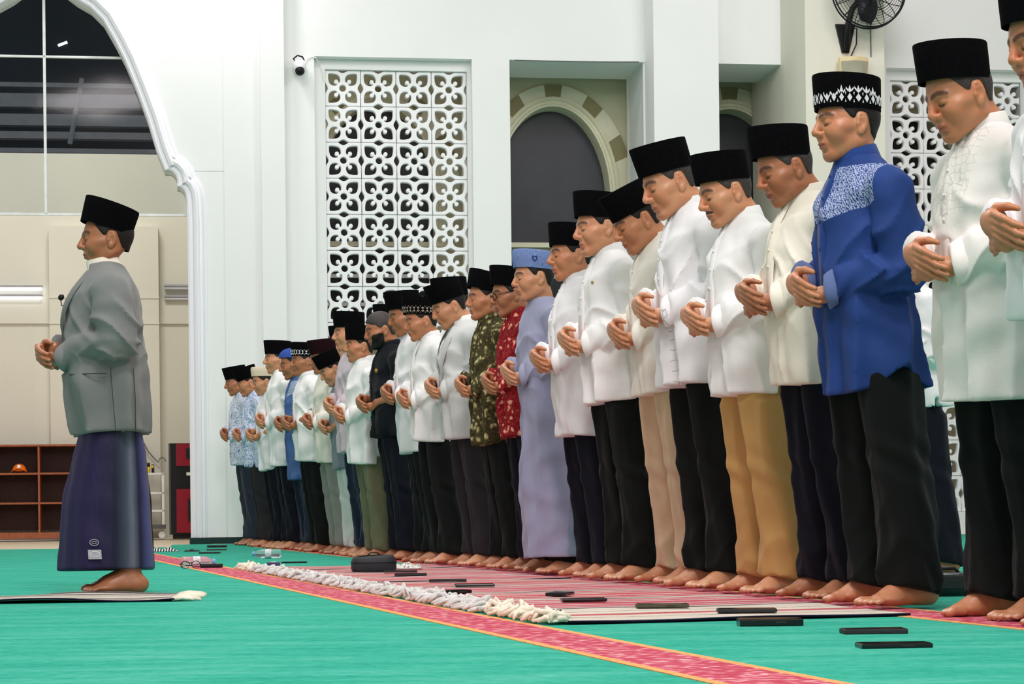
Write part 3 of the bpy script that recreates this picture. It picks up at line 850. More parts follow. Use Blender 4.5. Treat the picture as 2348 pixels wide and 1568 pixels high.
# ================================================================== PEOPLE
# --- signed-distance modelling on a rectilinear grid, meshed with surface nets
class Grid:
    def __init__(s, xs, ys, zs):
        s.xs, s.ys, s.zs = [np.asarray(a, np.float32) for a in (xs, ys, zs)]
        s.F = np.full((len(xs), len(ys), len(zs)), 0.12, np.float32)
    def sl(s, lo, hi):
        r = []
        for a, l, h in zip((s.xs, s.ys, s.zs), lo, hi):
            i = int(np.searchsorted(a, l)); j = int(np.searchsorted(a, h))
            r.append(slice(max(i - 1, 0), min(j + 1, len(a))))
        return tuple(r)
    def pts(s, sl):
        return s.xs[sl[0]][:, None, None], s.ys[sl[1]][None, :, None], s.zs[sl[2]][None, None, :]
    def add(s, lo, hi, fn, k=0.01, sub=False):
        m = k + 0.02
        sl = s.sl([v - m for v in lo], [v + m for v in hi])
        if any(q.stop <= q.start for q in sl): return
        d = fn(*s.pts(sl)); a = s.F[sl]
        if sub:
            h = np.clip(0.5 - 0.5 * (a + d) / k, 0, 1); s.F[sl] = a * (1 - h) - d * h + k * h * (1 - h)
        else:
            h = np.clip(0.5 + 0.5 * (a - d) / k, 0, 1); s.F[sl] = a * (1 - h) + d * h - k * h * (1 - h)
    def cone(s, a, b, r1, r2, k=0.01, cut=False, wob=None, flat=None, sub=False):
        a = np.array(a, np.float32); b = np.array(b, np.float32); ab = b - a; L2 = float(ab @ ab) + 1e-9
        def fn(X, Y, Z):
            t = np.clip(((X - a[0]) * ab[0] + (Y - a[1]) * ab[1] + (Z - a[2]) * ab[2]) / L2, 0, 1)
            d = np.sqrt((X - a[0] - t * ab[0]) ** 2 + (Y - a[1] - t * ab[1]) ** 2 + (Z - a[2] - t * ab[2]) ** 2) - (r1 + (r2 - r1) * t)
            if wob is not None: d = d - wob(X, Y, Z, t)
            if cut:
                e = ((X - b[0]) * ab[0] + (Y - b[1]) * ab[1] + (Z - b[2]) * ab[2]) / math.sqrt(L2)
                d = np.maximum(d, e)
            return d
        r = max(r1, r2)
        s.add(np.minimum(a, b) - r, np.maximum(a, b) + r, fn, k, sub)
    def ell(s, c, r, k=0.01, sub=False, rx=0.0):
        c = np.array(c, np.float32); r = np.array(r, np.float32)
        co, si = math.cos(rx), math.sin(rx)
        def fn(X, Y, Z):
            x = X - c[0]; y0 = Y - c[1]; z0 = Z - c[2]
            y = y0 * co + z0 * si; z = -y0 * si + z0 * co
            k0 = np.sqrt((x / r[0]) ** 2 + (y / r[1]) ** 2 + (z / r[2]) ** 2)
            k1 = np.sqrt((x / r[0] ** 2) ** 2 + (y / r[1] ** 2) ** 2 + (z / r[2] ** 2) ** 2) + 1e-6
            return k0 * (k0 - 1) / k1
        m = max(r[1], r[2]) if rx else 0
        e = np.array((r[0], max(r[1], m), max(r[2], m)))
        s.add(c - e, c + e, fn, k, sub)
    def clip_below(s, fn):
        """keep only where fn(X,Y,Z) <= 0"""
        X, Y, Z = s.xs[:, None, None], s.ys[None, :, None], s.zs[None, None, :]
        s.F = np.maximum(s.F, fn(X, Y, Z).astype(np.float32) + np.zeros_like(s.F))
    def mesh(s):
        F = s.F; S = F < 0
        n = [d - 1 for d in F.shape]
        c = [S[i:i + n[0], j:j + n[1], k:k + n[2]] for i in (0, 1) for j in (0, 1) for k in (0, 1)]
        cnt = sum(x.astype(np.uint8) for x in c)
        act = (cnt > 0) & (cnt < 8)
        I, J, K = np.nonzero(act)
        idx = np.full(act.shape, -1, np.int64); idx[I, J, K] = np.arange(len(I))
        P = np.zeros((len(I), 3)); N = np.zeros(len(I))
        ax = (s.xs, s.ys, s.zs)
        corners = [(i, j, k) for i in (0, 1) for j in (0, 1) for k in (0, 1)]
        for a in corners:
            for d in range(3):
                if a[d]: continue
                b = list(a); b[d] = 1
                fa = F[I + a[0], J + a[1], K + a[2]].astype(float); fb = F[I + b[0], J + b[1], K + b[2]].astype(float)
                m = (fa < 0) != (fb < 0)
                t = np.where(m, fa / np.where(m, fa - fb, 1), 0)
                pa = np.stack([ax[0][I + a[0]], ax[1][J + a[1]], ax[2][K + a[2]]], 1)
                pb = np.stack([ax[0][I + b[0]], ax[1][J + b[1]], ax[2][K + b[2]]], 1)
                P += np.where(m[:, None], pa + (pb - pa) * t[:, None], 0); N += m
        P /= N[:, None]
        faces = []
        for d in range(3):
            o1, o2 = [(1, 2), (2, 0), (0, 1)][d]
            sa = [slice(1, -1)] * 3; sb = [slice(1, -1)] * 3
            sa[d] = slice(0, -1); sb[d] = slice(1, None)
            A = S[tuple(sa)]; B = S[tuple(sb)]
            for flip, m in ((False, A & ~B), (True, ~A & B)):
                q = np.stack(np.nonzero(m), 1)
                off = np.ones(3, int); off[d] = 0
                q = q + off
                def cell(e1, e2):
                    r = q.copy(); r[:, o1] -= e1; r[:, o2] -= e2
                    return idx[r[:, 0], r[:, 1], r[:, 2]]
                f = np.stack([cell(1, 1), cell(0, 1), cell(0, 0), cell(1, 0)], 1)
                if flip: f = f[:, ::-1]
                faces.append(f)
        f = np.concatenate(faces)
        f = f[(f >= 0).all(1)]
        return P.astype(np.float32), f.astype(np.int32)

def axis(*segs):
    """segs: (start, end, step) joined"""
    out = []
    for a, b, h in segs:
        n = max(1, int(round((b - a) / h)))
        out += list(a + (b - a) * np.arange(n) / n)
    return np.array(out + [segs[-1][1]])

# ---- body template: standing, facing -Y, right hand laid over the left wrist
def build_body(q):
    """q: fine step; returns verts, faces"""
    c = max(0.014, q * 2.2)
    xs = axis((-0.34, -0.17, c), (-0.17, 0.17, q), (0.17, 0.34, c))
    ys = axis((-0.31, 0.10, q), (0.10, 0.20, c * .8))
    zs = axis((-0.02, 0.12, q), (0.12, 0.93, 0.022), (0.93, 1.13, q), (1.13, 1.37, 0.018), (1.37, 1.68, q * .9))
    g = Grid(xs, ys, zs)
    for s in (1, -1):
        # foot
        g.ell((.128 * s, .062, .034), (.034, .042, .036), .02)
        g.cone((.132 * s, .05, .035), (.145 * s, -.06, .03), .033, .03, .03)
        g.cone((.126 * s, .03, .09), (.146 * s, -.075, .032), .032, .02, .03)
        g.ell((.150 * s, -.085, .021), (.046, .05, .021), .02)
        for i in range(5):
            bx_ = .118 + .0165 * i + (.004 if i else 0)
            tip = (-.170, -.172, -.164, -.153, -.138)[i]; r = (.0135, .0098, .0092, .0088, .0092)[i]
            bx2 = bx_ + (.001, .003, .005, .007, .008)[i] - .004
            g.cone((bx_ * s, -.115, .016), (bx2 * s, tip + .022, .017), r, r * .95, .006)
            g.cone((bx2 * s, tip + .022, .017), (bx2 * s, tip + .008, .0115), r * .95, r, .004)
        # leg
        g.cone((.126 * s, .035, .06), (.124 * s, .035, .13), .034, .034, .02)
        g.cone((.124 * s, .035, .13), (.115 * s, .03, .30), .034, .05, .03)
        g.cone((.115 * s, .03, .30), (.108 * s, .01, .48), .05, .05, .03)
        g.cone((.108 * s, .01, .48), (.088 * s, .01, .86), .055, .078, .03)
        # shoulder, arms
        g.cone((.05 * s, .03, 1.325), (.16 * s, .03, 1.30), .042, .040, .04)
        g.cone((.175 * s, .03, 1.315), (.210 * s, .032, 1.07), .046, .036, .03)
    g.clip_below(lambda X, Y, Z: -Z)
    g.ell((0, .015, .93), (.135, .088, .12), .04)
    g.ell((0, .012, 1.10), (.12, .080, .17), .04)
    g.ell((0, .018, 1.24), (.13, .082, .15), .04)
    # left forearm and hand (lower)
    g.cone((.210, .032, 1.065), (.03, -.178, 1.02), .036, .026, .02)
    g.cone((.03, -.178, 1.02), (-.035, -.205, 1.008), .026, .024, .015)
    g.ell((-.04, -.208, 1.004), (.042, .017, .034), .015)
    for i, (dz, ln) in enumerate(((.024, .055), (.008, .062), (-.009, .058), (-.024, .046))):
        b = np.array((-.07, -.212, 1.002 + dz)); m1 = b + np.array((-.03, .004, -.004)); e = m1 + np.array((-ln * .55, .028, -.012))
        g.cone(b, m1, .0098, .009, .006); g.cone(m1, e, .009, .0075, .003)
    # right forearm and hand (on top)
    g.cone((-.210, .032, 1.065), (-.10, -.19, 1.05), .036, .027, .02)
    g.cone((-.10, -.19, 1.05), (-.065, -.222, 1.048), .027, .024, .015)
    g.ell((-.038, -.240, 1.043), (.047, .018, .037), .014)
    for i, (z0, z1, z2, ln) in enumerate(((1.070, 1.064, 1.046, .94), (1.052, 1.043, 1.022, 1.05), (1.033, 1.022, 1.002, 1.0), (1.015, 1.002, .985, .82))):
        b = (-.004, -.249, z0); m1 = (.036 * ln, -.251 + .004 * i, z1); m2 = (.064 * ln, -.238 + .004 * i, z2 + .006); e = (.080 * ln, -.222 + .004 * i, z2)
        r = (.0100, .0102, .0098, .0088)[i]
        g.cone((-.04, -.243, (z0 + 1.045) / 2), b, .012, r * 1.12, .008)
        g.cone(b, m1, r * 1.12, r, .004); g.cone(m1, m2, r, r * .93, .003); g.cone(m2, e, r * .93, r * .8, .003)
    g.cone((-.07, -.218, 1.066), (-.035, -.222, 1.086), .016, .0125, .012)
    g.cone((-.035, -.222, 1.086), (.004, -.216, 1.092), .0125, .0108, .005)
    g.cone((.004, -.216, 1.092), (.03, -.205, 1.089), .0108, .008, .004)
    # neck
    g.cone((0, .03, 1.34), (0, .008, 1.50), .062, .056, .03)
    g.cone((.0, -.012, 1.415), (0, -.04, 1.455), .025, .03, .02)
    # head
    g.ell((0, .006, 1.562), (.0765, .096, .090), .03)
    g.ell((0, -.036, 1.520), (.064, .064, .088), .03)
    for s in (1, -1):
        g.cone((.050 * s, -.005, 1.470), (.018 * s, -.080, 1.440), .022, .017, .03)
        g.ell((.043 * s, -.070, 1.503), (.026, .026, .028), .025)       # cheek
        g.ell((.062 * s, -.035, 1.52), (.012, .03, .012), .02)          # cheekbone
    g.ell((0, -.084, 1.440), (.024, .019, .017), .02)
    for s in (1, -1):
        g.cone((.014 * s, -.094, 1.557), (.046 * s, -.078, 1.556), .0105, .009, .012)
        g.ell((.034 * s, -.108, 1.537), (.020, .018, .0135), .010, sub=True)
        g.ell((.033 * s, -.0845, 1.5365), (.0165, .0125, .0115), .006)
    g.cone((0, -.098, 1.552), (0, -.120, 1.513), .0075, .0115, .010)
    g.ell((0, -.119, 1.508), (.0125, .012, .0105), .008)
    for s in (1, -1):
        g.ell((.0135 * s, -.107, 1.504), (.009, .011, .009), .006)
        g.cone((.024 * s, -.103, 1.500), (.034 * s, -.094, 1.474), .0022, .002, .008, sub=True)
        g.ell((.007 * s, -.117, 1.495), (.0042, .006, .004), .003, sub=True)
    g.ell((0, -.093, 1.475), (.028, .017, .022), .015)
    g.ell((0, -.1055, 1.4765), (.022, .008, .0062), .004)
    g.ell((0, -.1035, 1.4635), (.019, .0085, .0068), .004)
    g.cone((-.017, -.103, 1.4695), (.017, -.103, 1.4695), .002, .002, .004, sub=True)
    g.cone((0, -.117, 1.4698), (0, -.109, 1.4698), .002, .002, .006, sub=True)
    g.ell((0, -.104, 1.452), (.02, .007, .005), .008, sub=True)
    for s in (1, -1):
        g.ell((.078 * s, .008, 1.527), (.0095, .020, .033), .006, rx=-.2)
        g.ell((.0885 * s, .004, 1.525), (.0085, .0115, .019), .004, sub=True, rx=-.2)
        g.ell((.0865 * s, .006, 1.545), (.005, .009, .006), .003, sub=True, rx=-.2)
        g.ell((.077 * s, -.002, 1.497), (.0075, .010, .010), .008)
        g.ell((.080 * s, -.007, 1.523), (.006, .006, .008), .004)
    return g.mesh()

def seg_dist(P, a, b):
    a = np.array(a); b = np.array(b); ab = b - a
    t = np.clip(((P - a) @ ab) / (ab @ ab), 0, 1)
    return np.linalg.norm(P - a - t[:, None] * ab, axis=1)
def features(P):
    """colour masks: r lips, g brows / lashes / painted shade of the mouth slit, b nails"""
    L = np.zeros(len(P)); B = np.zeros(len(P)); N = np.zeros(len(P))
    fr = P[:, 1] < -.085
    dl = np.sqrt((P[:, 0] / .024) ** 2 + ((P[:, 2] - 1.470) / .0125) ** 2)
    L = np.where(fr & (P[:, 1] < -.092), np.clip((1.15 - dl) / .3, 0, 1), 0)
    for s in (1, -1):
        d = np.minimum(seg_dist(P, (.013 * s, -.104, 1.560), (.034 * s, -.096, 1.566)), seg_dist(P, (.034 * s, -.096, 1.566), (.052 * s, -.078, 1.558)))
        B = np.maximum(B, np.clip((.009 - d) / .004, 0, 1))
        d = np.minimum(seg_dist(P, (.019 * s, -.092, 1.531), (.033 * s, -.099, 1.528)), seg_dist(P, (.033 * s, -.099, 1.528), (.049 * s, -.084, 1.532)))
        B = np.maximum(B, np.clip((.0052 - d) / .0025, 0, 1))
    B = np.maximum(B, np.where((P[:, 1] < -.09), np.clip((1.0 - np.sqrt((P[:, 0] / .024) ** 2 + ((P[:, 2] - 1.4697) / .003) ** 2)) / .5, 0, 1) * .45, 0))  # shade in the slit between the lips, painted as a dark line
    for s in (1, -1):
        for i in range(5):
            bx2 = .118 + .0165 * i + (.004 if i else 0) + (.001, .003, .005, .007, .008)[i] - .004
            tip = (-.170, -.172, -.164, -.153, -.138)[i]; r = (.0135, .0098, .0092, .0088, .0092)[i]
            d = np.linalg.norm((P - np.array((bx2 * s, tip + .006, .0115 + r * .8))) / np.array((r * .8, r * .9, r * .7)), axis=1)
            N = np.maximum(N, np.clip((1.1 - d) / .3, 0, 1))
    return np.stack([L, B, N, np.ones(len(P))], 1).astype(np.float32)

# ---- clothes
def nz_(X, Y, Z, f, ph):
    return np.sin(f * X + ph + 1.7 * np.sin(f * .6 * Z + ph * 1.3)) * np.sin(f * .8 * Z + 2.1 * ph + 1.3 * np.sin(f * .7 * Y + ph))
def tab(zs, T):
    T = np.array(T); o = np.argsort(T[:, 0]); T = T[o]
    # smooth interpolation
    z = T[:, 0]
    def f(c):
        v = np.interp(zs, z, T[:, c])
        k = np.array([np.interp(zs + d, z, T[:, c]) for d in (-.03, -.015, .015, .03)])
        return (v + k.sum(0)) / 5
    return [f(i).astype(np.float32) for i in range(1, T.shape[1])]
TORSO = [(.0, .225, .172, .0), (.45, .208, .152, -.003), (.70, .190, .134, .0), (.85, .186, .133, .002), (.95, .182, .134, .0), (1.05, .177, .133, -.004),
         (1.15, .170, .128, .002), (1.25, .166, .122, .010), (1.32, .150, .106, .018), (1.365, .105, .080, .022), (1.405, .066, .064, .020), (1.5, .04, .04, .0)]
def ridge(x): return (1 - np.abs(np.sin(x))) ** 2.0 - .25
def front_y(z, extra=0.0):
    zz = np.array([z]); a, b, y0 = tab(zz, TORSO)
    return float(y0[0] - b[0] - extra)
def build_shirt(q, hem, seed, sleeve=1.0, short=False, vent=True, grow=0.0, fold=1.0, flare=0.0, open_front=False, ztop=1.405, tail=False):
    rnd = random.Random(seed); ph = [rnd.uniform(0, 6.28) for _ in range(12)]
    xs = axis((-.37, .37, q)); ys = axis((-.29, .235, q)); zs = axis((hem - .06, 1.46, q))
    g = Grid(xs, ys, zs)
    a, b, y0 = tab(zs, TORSO)
    dz = np.clip((1.15 - zs) / max(1.15 - hem, .1), 0, 1.2)
    a = a + grow + flare * dz; b = b + grow + flare * dz
    X, Y, Z = g.xs[:, None, None], g.ys[None, :, None], g.zs[None, None, :]
    th = np.arctan2(Y - y0, X)
    am = (.003 + .015 * dz ** .9) * fold
    fo = am * (ridge(4 * th + ph[0] + .9 * np.sin(3.1 * Z + ph[1])) + .6 * np.sin(7 * th + ph[2] + 1.5 * np.sin(4 * Z + ph[3])))
    # breaks of the cloth at the waist, in the small of the back and across the chest
    br = .013 * fold * ridge(24 * Z + 2.2 * np.sin(2.2 * th + ph[4]) + 2.6 * np.cos(th + ph[6]) + ph[5]) * np.exp(-((Z - 1.10) / .13) ** 2)
    cr = .0055 * fold * nz_(X, Y, Z, 24, ph[6]) + .006 * fold * ridge(13 * Z - 9 * np.abs(X) + 7 * Y + ph[8]) * np.clip((Z - .9) / .3, 0, 1) * (Z < 1.33)
    pw = 2.25
    d = ((np.abs(X / a) ** pw + np.abs((Y - y0) / b) ** pw) ** (1 / pw) - 1) * np.minimum(a, b) - fo - br - cr
    d = np.maximum(d, Z - ztop)
    g.F = np.minimum(g.F, d.astype(np.float32))
    for s in (1, -1):
        g.cone((.055 * s, .025, 1.335), (.172 * s, .03, 1.300), .056 + grow * .5, .060 + grow * .5, .05)
    # trapezius slope
    g.cone((-.05, .032, 1.352), (.05, .032, 1.352), .045, .045, .05)
    # hem: slightly dipped in front and back, notch at the sides
    hw = 0.5 if vent else 0.0
    def hemcut(X, Y, Z):
        h = hem + .006 * np.sin(9 * X + ph[7]) + .006 * np.sin(11 * Y + ph[8])
        if tail: h = h + .065 * np.exp(-((Y - .03) / .07) ** 2) - .03
        v = h - Z
        if vent:
            side = np.exp(-((Y - .02) / .010) ** 2) * np.clip(1 - (Z - hem) / .10, 0, 1) * (np.abs(X) > .1)
            v = np.maximum(v, side * .03 - .012)
        return v
    g.clip_below(hemcut)
    if open_front:
        g.clip_below(lambda X, Y, Z: np.minimum(np.minimum((.012 + .05 * np.clip((Z - 1.10) / .25, 0, 1) + .06 * np.clip((.82 - Z) / .3, 0, 1)) - np.abs(X), -.05 - Y), .02))
    # sleeves
    def wob1(X, Y, Z, t):
        return .019 * fold * ridge(23 * Z + 9 * Y * np.sign(ph[9] - 3) + 1.2 * np.sin(20 * Y + ph[9])) * np.clip(t * 1.7 - .15, .15, 1) + .004 * fold * nz_(X, Y, Z, 38, ph[10])
    def wob2(X, Y, Z, t):
        return .018 * fold * ridge(30 * np.sqrt((X - .21 * np.sign(X)) ** 2 + (Y - .03) ** 2) + 14 * Z + 1.4 * np.sin(24 * Z + ph[11])) * np.clip(1.2 - t, 0.2, 1) + .004 * fold * nz_(X, Y, Z, 34, ph[3])
    r0, r1, r2 = .062 * sleeve, .062 * sleeve, .047 * sleeve
    for s in (1, -1):
        el = (.216 * s, .036, 1.062)
        if short:
            e2 = (.206 * s, .031, 1.12)
            g.cone((.183 * s, .03, 1.293), e2, r0, r1 * 1.08, .008, cut=True, wob=wob1)
        else:
            g.cone((.183 * s, .03, 1.293), el, r0, r1, .008, wob=wob1)
            wr = (.048, -.163, 1.026) if s > 0 else (-.108, -.178, 1.052)
            g.cone(el, wr, r1 * .97, r2, .007, cut=True, wob=wob2)
    V, F = g.mesh()
    return relax(V, F), F
def build_trousers(q, seed, wide=1.0, hem=.035, shirt_hem=.76):
    rnd = random.Random(seed); ph = [rnd.uniform(0, 6.28) for _ in range(10)]
    xs = axis((-.27, .27, q)); ys = axis((-.20, .21, q)); zs = axis((-.01, 1.0, q * 1.25))
    g = Grid(xs, ys, zs); X, Y, Z = g.xs[:, None, None], g.ys[None, :, None], g.zs[None, None, :]
    for s in (1, -1):
        i = 0 if s > 0 else 5
        T = [(0, .128, .018, .083, .098), (.08, .127, .014, .086, .098), (.25, .123, .022, .086, .090), (.47, .109, .010, .086, .090), (.65, .098, .008, .088, .097), (.80, .091, .010, .084, .104), (1.0, .085, .012, .078, .10)]
        cx, cy, ra, rb = tab(g.zs, T)
        ra = ra * wide; rb = rb * wide
        th = np.arctan2(Y - cy, X - s * cx)
        low = np.clip((.42 - Z) / .4, 0, 1)
        fo = .012 * ridge(1.6 * th + ph[i] + 1.5 * np.sin(3 * Z)) + .009 * low * ridge(19 * Z + 1.3 * np.sin(2 * th + ph[i]) + ph[i + 2]) + .003 * low * np.sin(42 * Z + 2.6 * np.sin(2 * th + ph[i + 1]) + ph[i + 2]) + .005 * np.sin(5 * th + ph[i + 3] + 6 * np.sin(3 * Z))
        crease = .009 * np.exp(-((th + PI / 2) / .16) ** 2) + .006 * np.exp(-((th - PI / 2) / .2) ** 2)
        kn = .006 * np.sin(55 * Z + 3 * th + ph[i + 4]) * np.exp(-((Z - .46) / .07) ** 2)
        d = (np.sqrt(((X - s * cx) / ra) ** 2 + ((Y - cy) / rb) ** 2) - 1) * np.minimum(ra, rb) - fo - crease - kn
        a = g.F; k = .012; h = np.clip(.5 + .5 * (a - d) / k, 0, 1); g.F = (a * (1 - h) + d * h - k * h * (1 - h)).astype(np.float32)
    g.ell((0, .01, .90), (.165, .105, .13), .05)
    a, b, y0 = tab(g.zs, TORSO); a = a - .016; b = b - .016
    g.clip_below(lambda X, Y, Z: (np.sqrt((X / a) ** 2 + ((Y - y0) / b) ** 2) - 1) * np.minimum(a, b) - 2.0 * (np.clip(shirt_hem - .018 - Z, 0, .05)))
    g.clip_below(lambda X, Y, Z: np.maximum(hem + .02 - .20 * (Y - .0) + .004 * np.sin(40 * X) - Z, Z - .97))
    V, F = g.mesh()
    return relax(V, F), F
def build_skirt(q, seed, hem, T, folds, n1=5):
    rnd = random.Random(seed); ph = [rnd.uniform(0, 6.28) for _ in range(8)]
    xs = axis((-.33, .33, q)); ys = axis((-.30, .30, q)); zs = axis((hem - .06, 1.0, q))
    g = Grid(xs, ys, zs); X, Y, Z = g.xs[:, None, None], g.ys[None, :, None], g.zs[None, None, :]
    a, b, y0 = tab(g.zs, T); th = np.arctan2(Y - y0, X)
    dz = np.clip((.95 - Z) / .8, 0, 1)
    fo = folds * dz * (np.sin(n1 * th + ph[0] + .8 * np.sin(4 * Z)) + .5 * np.sin((2 * n1 + 1) * th + ph[1] + 1.2 * np.sin(3 * Z + ph[2]))) + .003 * np.sin(30 * Z + 5 * th) * nz_(X, Y, Z, 12, ph[3])
    d = (np.sqrt((X / a) ** 2 + ((Y - y0) / b) ** 2) - 1) * np.minimum(a, b) - fo
    g.F = d.astype(np.float32)
    g.clip_below(lambda X, Y, Z: np.maximum(hem + .008 * np.sin(8 * X + ph[4]) - Z, Z - .98))
    V, F = g.mesh()
    return relax(V, F), F

def relax(V, F, it=2, lam=.45):
    V = V.astype(np.float64); e = np.concatenate([F[:, [0, 1]], F[:, [1, 2]], F[:, [2, 3]], F[:, [3, 0]]])
    e = np.unique(np.sort(e, 1), axis=0); n = len(V)
    cnt = np.bincount(e.ravel(), minlength=n)[:, None]
    for _ in range(it):
        acc = np.stack([np.bincount(e[:, 0], V[e[:, 1], k], n) + np.bincount(e[:, 1], V[e[:, 0], k], n) for k in range(3)], 1)
        V = V + lam * (acc / np.maximum(cnt, 1) - V)
    return V
# ---- pose and figure deformation, the same field for body and clothes
HP = np.array((0, .022, 1.415))
def smooth01(t): t = np.clip(t, 0, 1); return t * t * (3 - 2 * t)
def head_mats(p):
    """rigid transform of the head (4x4) before lean"""
    c, s = math.cos(p['pitch']), math.sin(p['pitch'])
    R = np.array(((1, 0, 0), (0, c, -s), (0, s, c)))
    ty, tr = p.get('turn', 0), p.get('tilt', 0)
    Rz = np.array(((math.cos(ty), -math.sin(ty), 0), (math.sin(ty), math.cos(ty), 0), (0, 0, 1)))
    M = Rz @ R
    t = np.array((0, .012 - .05 * p['pitch'] + p.get('hshift', 0), -.014 - .012 * p['pitch']))
    return M, t
def deform(P, p, full_head=False, cloth=False):
    P = np.array(P, np.float64)
    M, t = head_mats(p)
    s = (P[:, 2] - 1.40) + .55 * (.02 - P[:, 1])
    w = np.ones(len(P)) if full_head else smooth01(s / .085) * (P[:, 2] > 1.36)
    w = np.where(P[:, 1] < -.16, 0, w)
    if cloth: w = np.zeros(len(P))
    Q = P.copy()
    hs = p.get('head', 1.0)
    H = (P - HP) * np.array((p.get('headw', 1.0) * hs, hs, hs))
    H = H @ M.T + HP + t
    Q = P * (1 - w[:, None]) + H * w[:, None]
    g = p.get('girth', 1.0) - 1
    if g and not full_head:
        bump = smooth01((P[:, 2] - .62) / .25) * (1 - smooth01((P[:, 2] - 1.20) / .22)) * .8 + smooth01((P[:, 2] - .62) / .3) * (1 - smooth01((P[:, 2] - 1.34) / .1)) * .2
        Q[:, 0] *= 1 + g * bump
        Q[:, 1] = (Q[:, 1] - .02) * (1 + g * bump * np.where(Q[:, 1] < .02, 1.25, .6)) + .02
    if not full_head:
        Q[:, 1] += p.get('hy_', .034) * smooth01((-.12 - P[:, 1]) / .07) * smooth01((P[:, 2] - .93) / .04) * (1 - smooth01((P[:, 2] - 1.12) / .05))
        hw_ = smooth01((-.10 - P[:, 1]) / .07) * smooth01((P[:, 2] - .93) / .03) * (1 - smooth01((P[:, 2] - 1.12) / .03))
        Q[:, 2] -= .20 * np.clip(P[:, 0] + .06, -.06, .16) * hw_
        hz = p.get('hz', 0)
        if hz: Q[:, 2] += hz * (1 - smooth01(np.abs(P[:, 2] - 1.04) / .22))
    z = np.clip(Q[:, 2], 0, None)
    Q[:, 1] -= p.get('lean', .085) * np.clip(z - .08, 0, None)
    return Q
def head_matrix(p):
    """4x4 placing a rigid head item of the template"""
    M, t = head_mats(p); hs = p.get('head', 1.0)
    S = np.diag((p.get('headw', 1.0) * hs, hs, hs))
    A = M @ S; tr = HP + t - A @ HP
    l = p.get('lean', .085)
    L = np.eye(3); L[1, 2] = -l
    off = np.array((0, l * .08, 0))
    A2 = L @ A; t2 = L @ tr + off
    m = Matrix.Identity(4)
    for i in range(3):
        for j in range(3): m[i][j] = A2[i, j]
        m[i][3] = t2[i]
    return m
# ---- cloth, skin and hair materials
def skin_mat(name, c, lip):
    t = NT(name); t.b.inputs['Roughness'].default_value = 0.42; t.b.inputs['Specular IOR Level'].default_value = 0.5
    at = t.n('Attribute', attribute_name='feature'); sep = t.n('SeparateColor'); t.l(at.outputs['Color'], sep.inputs[0])
    v = t.coord()
    f = t.noise(v, 14, 4, .6)
    b = lin(c); red = (min(1, b[0] * 1.08), b[1] * .86, b[2] * .80, 1)
    hi = (min(1, b[0] * 1.08), min(1, b[1] * 1.1), min(1, b[2] * 1.12), 1)
    col = t.ramp(f, [(.3, red), (.65, hi)])
    col = t.mix(t.math('MULTIPLY', sep.outputs[0], .75), col, lin(lip))
    col = t.mix(t.math('MULTIPLY', sep.outputs[2], .6), col, lin('E9C6B4'))
    col = t.mix(t.math('MULTIPLY', sep.outputs[1], .85), col, lin('1B1310'))
    t.base(col); t.bump(t.noise(v, 220, 2), .12, .002)
    t.b.inputs['Subsurface Weight'].default_value = 0.0
    return t.m
SKIN = [skin_mat('skin_tone_%s' % n, c, l) for n, c, l in (('tan', 'B67D58', 'A8584A'), ('brown', 'A36C49', '8A4A40'), ('light', 'C08B66', 'B5645A'), ('deep', '966142', '74403A'))]
M_hair = mat('black_hair', '16120F', .55, nscale=180, namt=.6, bump=.5, bscale=260)
M_greyhair = mat('greying_hair', '3A3532', .6, nscale=220, namt=.6, bump=.5, bscale=260)
M_velvet = mat('black_velvet', '08080A', .95, spec=.05, nscale=90, namt=.3, bump=.2, bscale=300)
M_maroonv = mat('maroon_black_velvet', '1F0E12', .95, spec=.05, nscale=90, namt=.3)
def cloth_bump(t, weave=420, st=.75):
    n = t.n('TexNoise', noise_type='RIDGED_MULTIFRACTAL', normalize=True); n.inputs['Scale'].default_value = 4.2; n.inputs['Detail'].default_value = 2.5; n.inputs['Roughness'].default_value = .45
    n.inputs['Distortion'].default_value = .5
    t.l(t.coord((1, 1, .55), (.5, .3, 0)), n.inputs['Vector'])
    h = t.math('ADD', n.outputs['Fac'], t.math('MULTIPLY', t.noise(t.coord(), weave, 2), .03))
    t.bump(h, st, .035)
def fabric(name, c, rough=.88, weave=420, namt=.03, spec=.12, sheen=.15):
    if name in MATS: return MATS[name]
    t = NT(name); t.b.inputs['Roughness'].default_value = rough; t.b.inputs['Specular IOR Level'].default_value = spec
    t.b.inputs['Sheen Weight'].default_value = sheen
    v = t.coord(); b = lin(c)
    f = t.noise(v, 9, 4)
    t.base(t.ramp(f, [(.3, tuple(x * (1 - namt) for x in b[:3]) + (1,)), (.7, tuple(min(1, x * (1 + namt)) for x in b[:3]) + (1,))]))
    cloth_bump(t, weave)
    MATS[name] = t.m
    return t.m
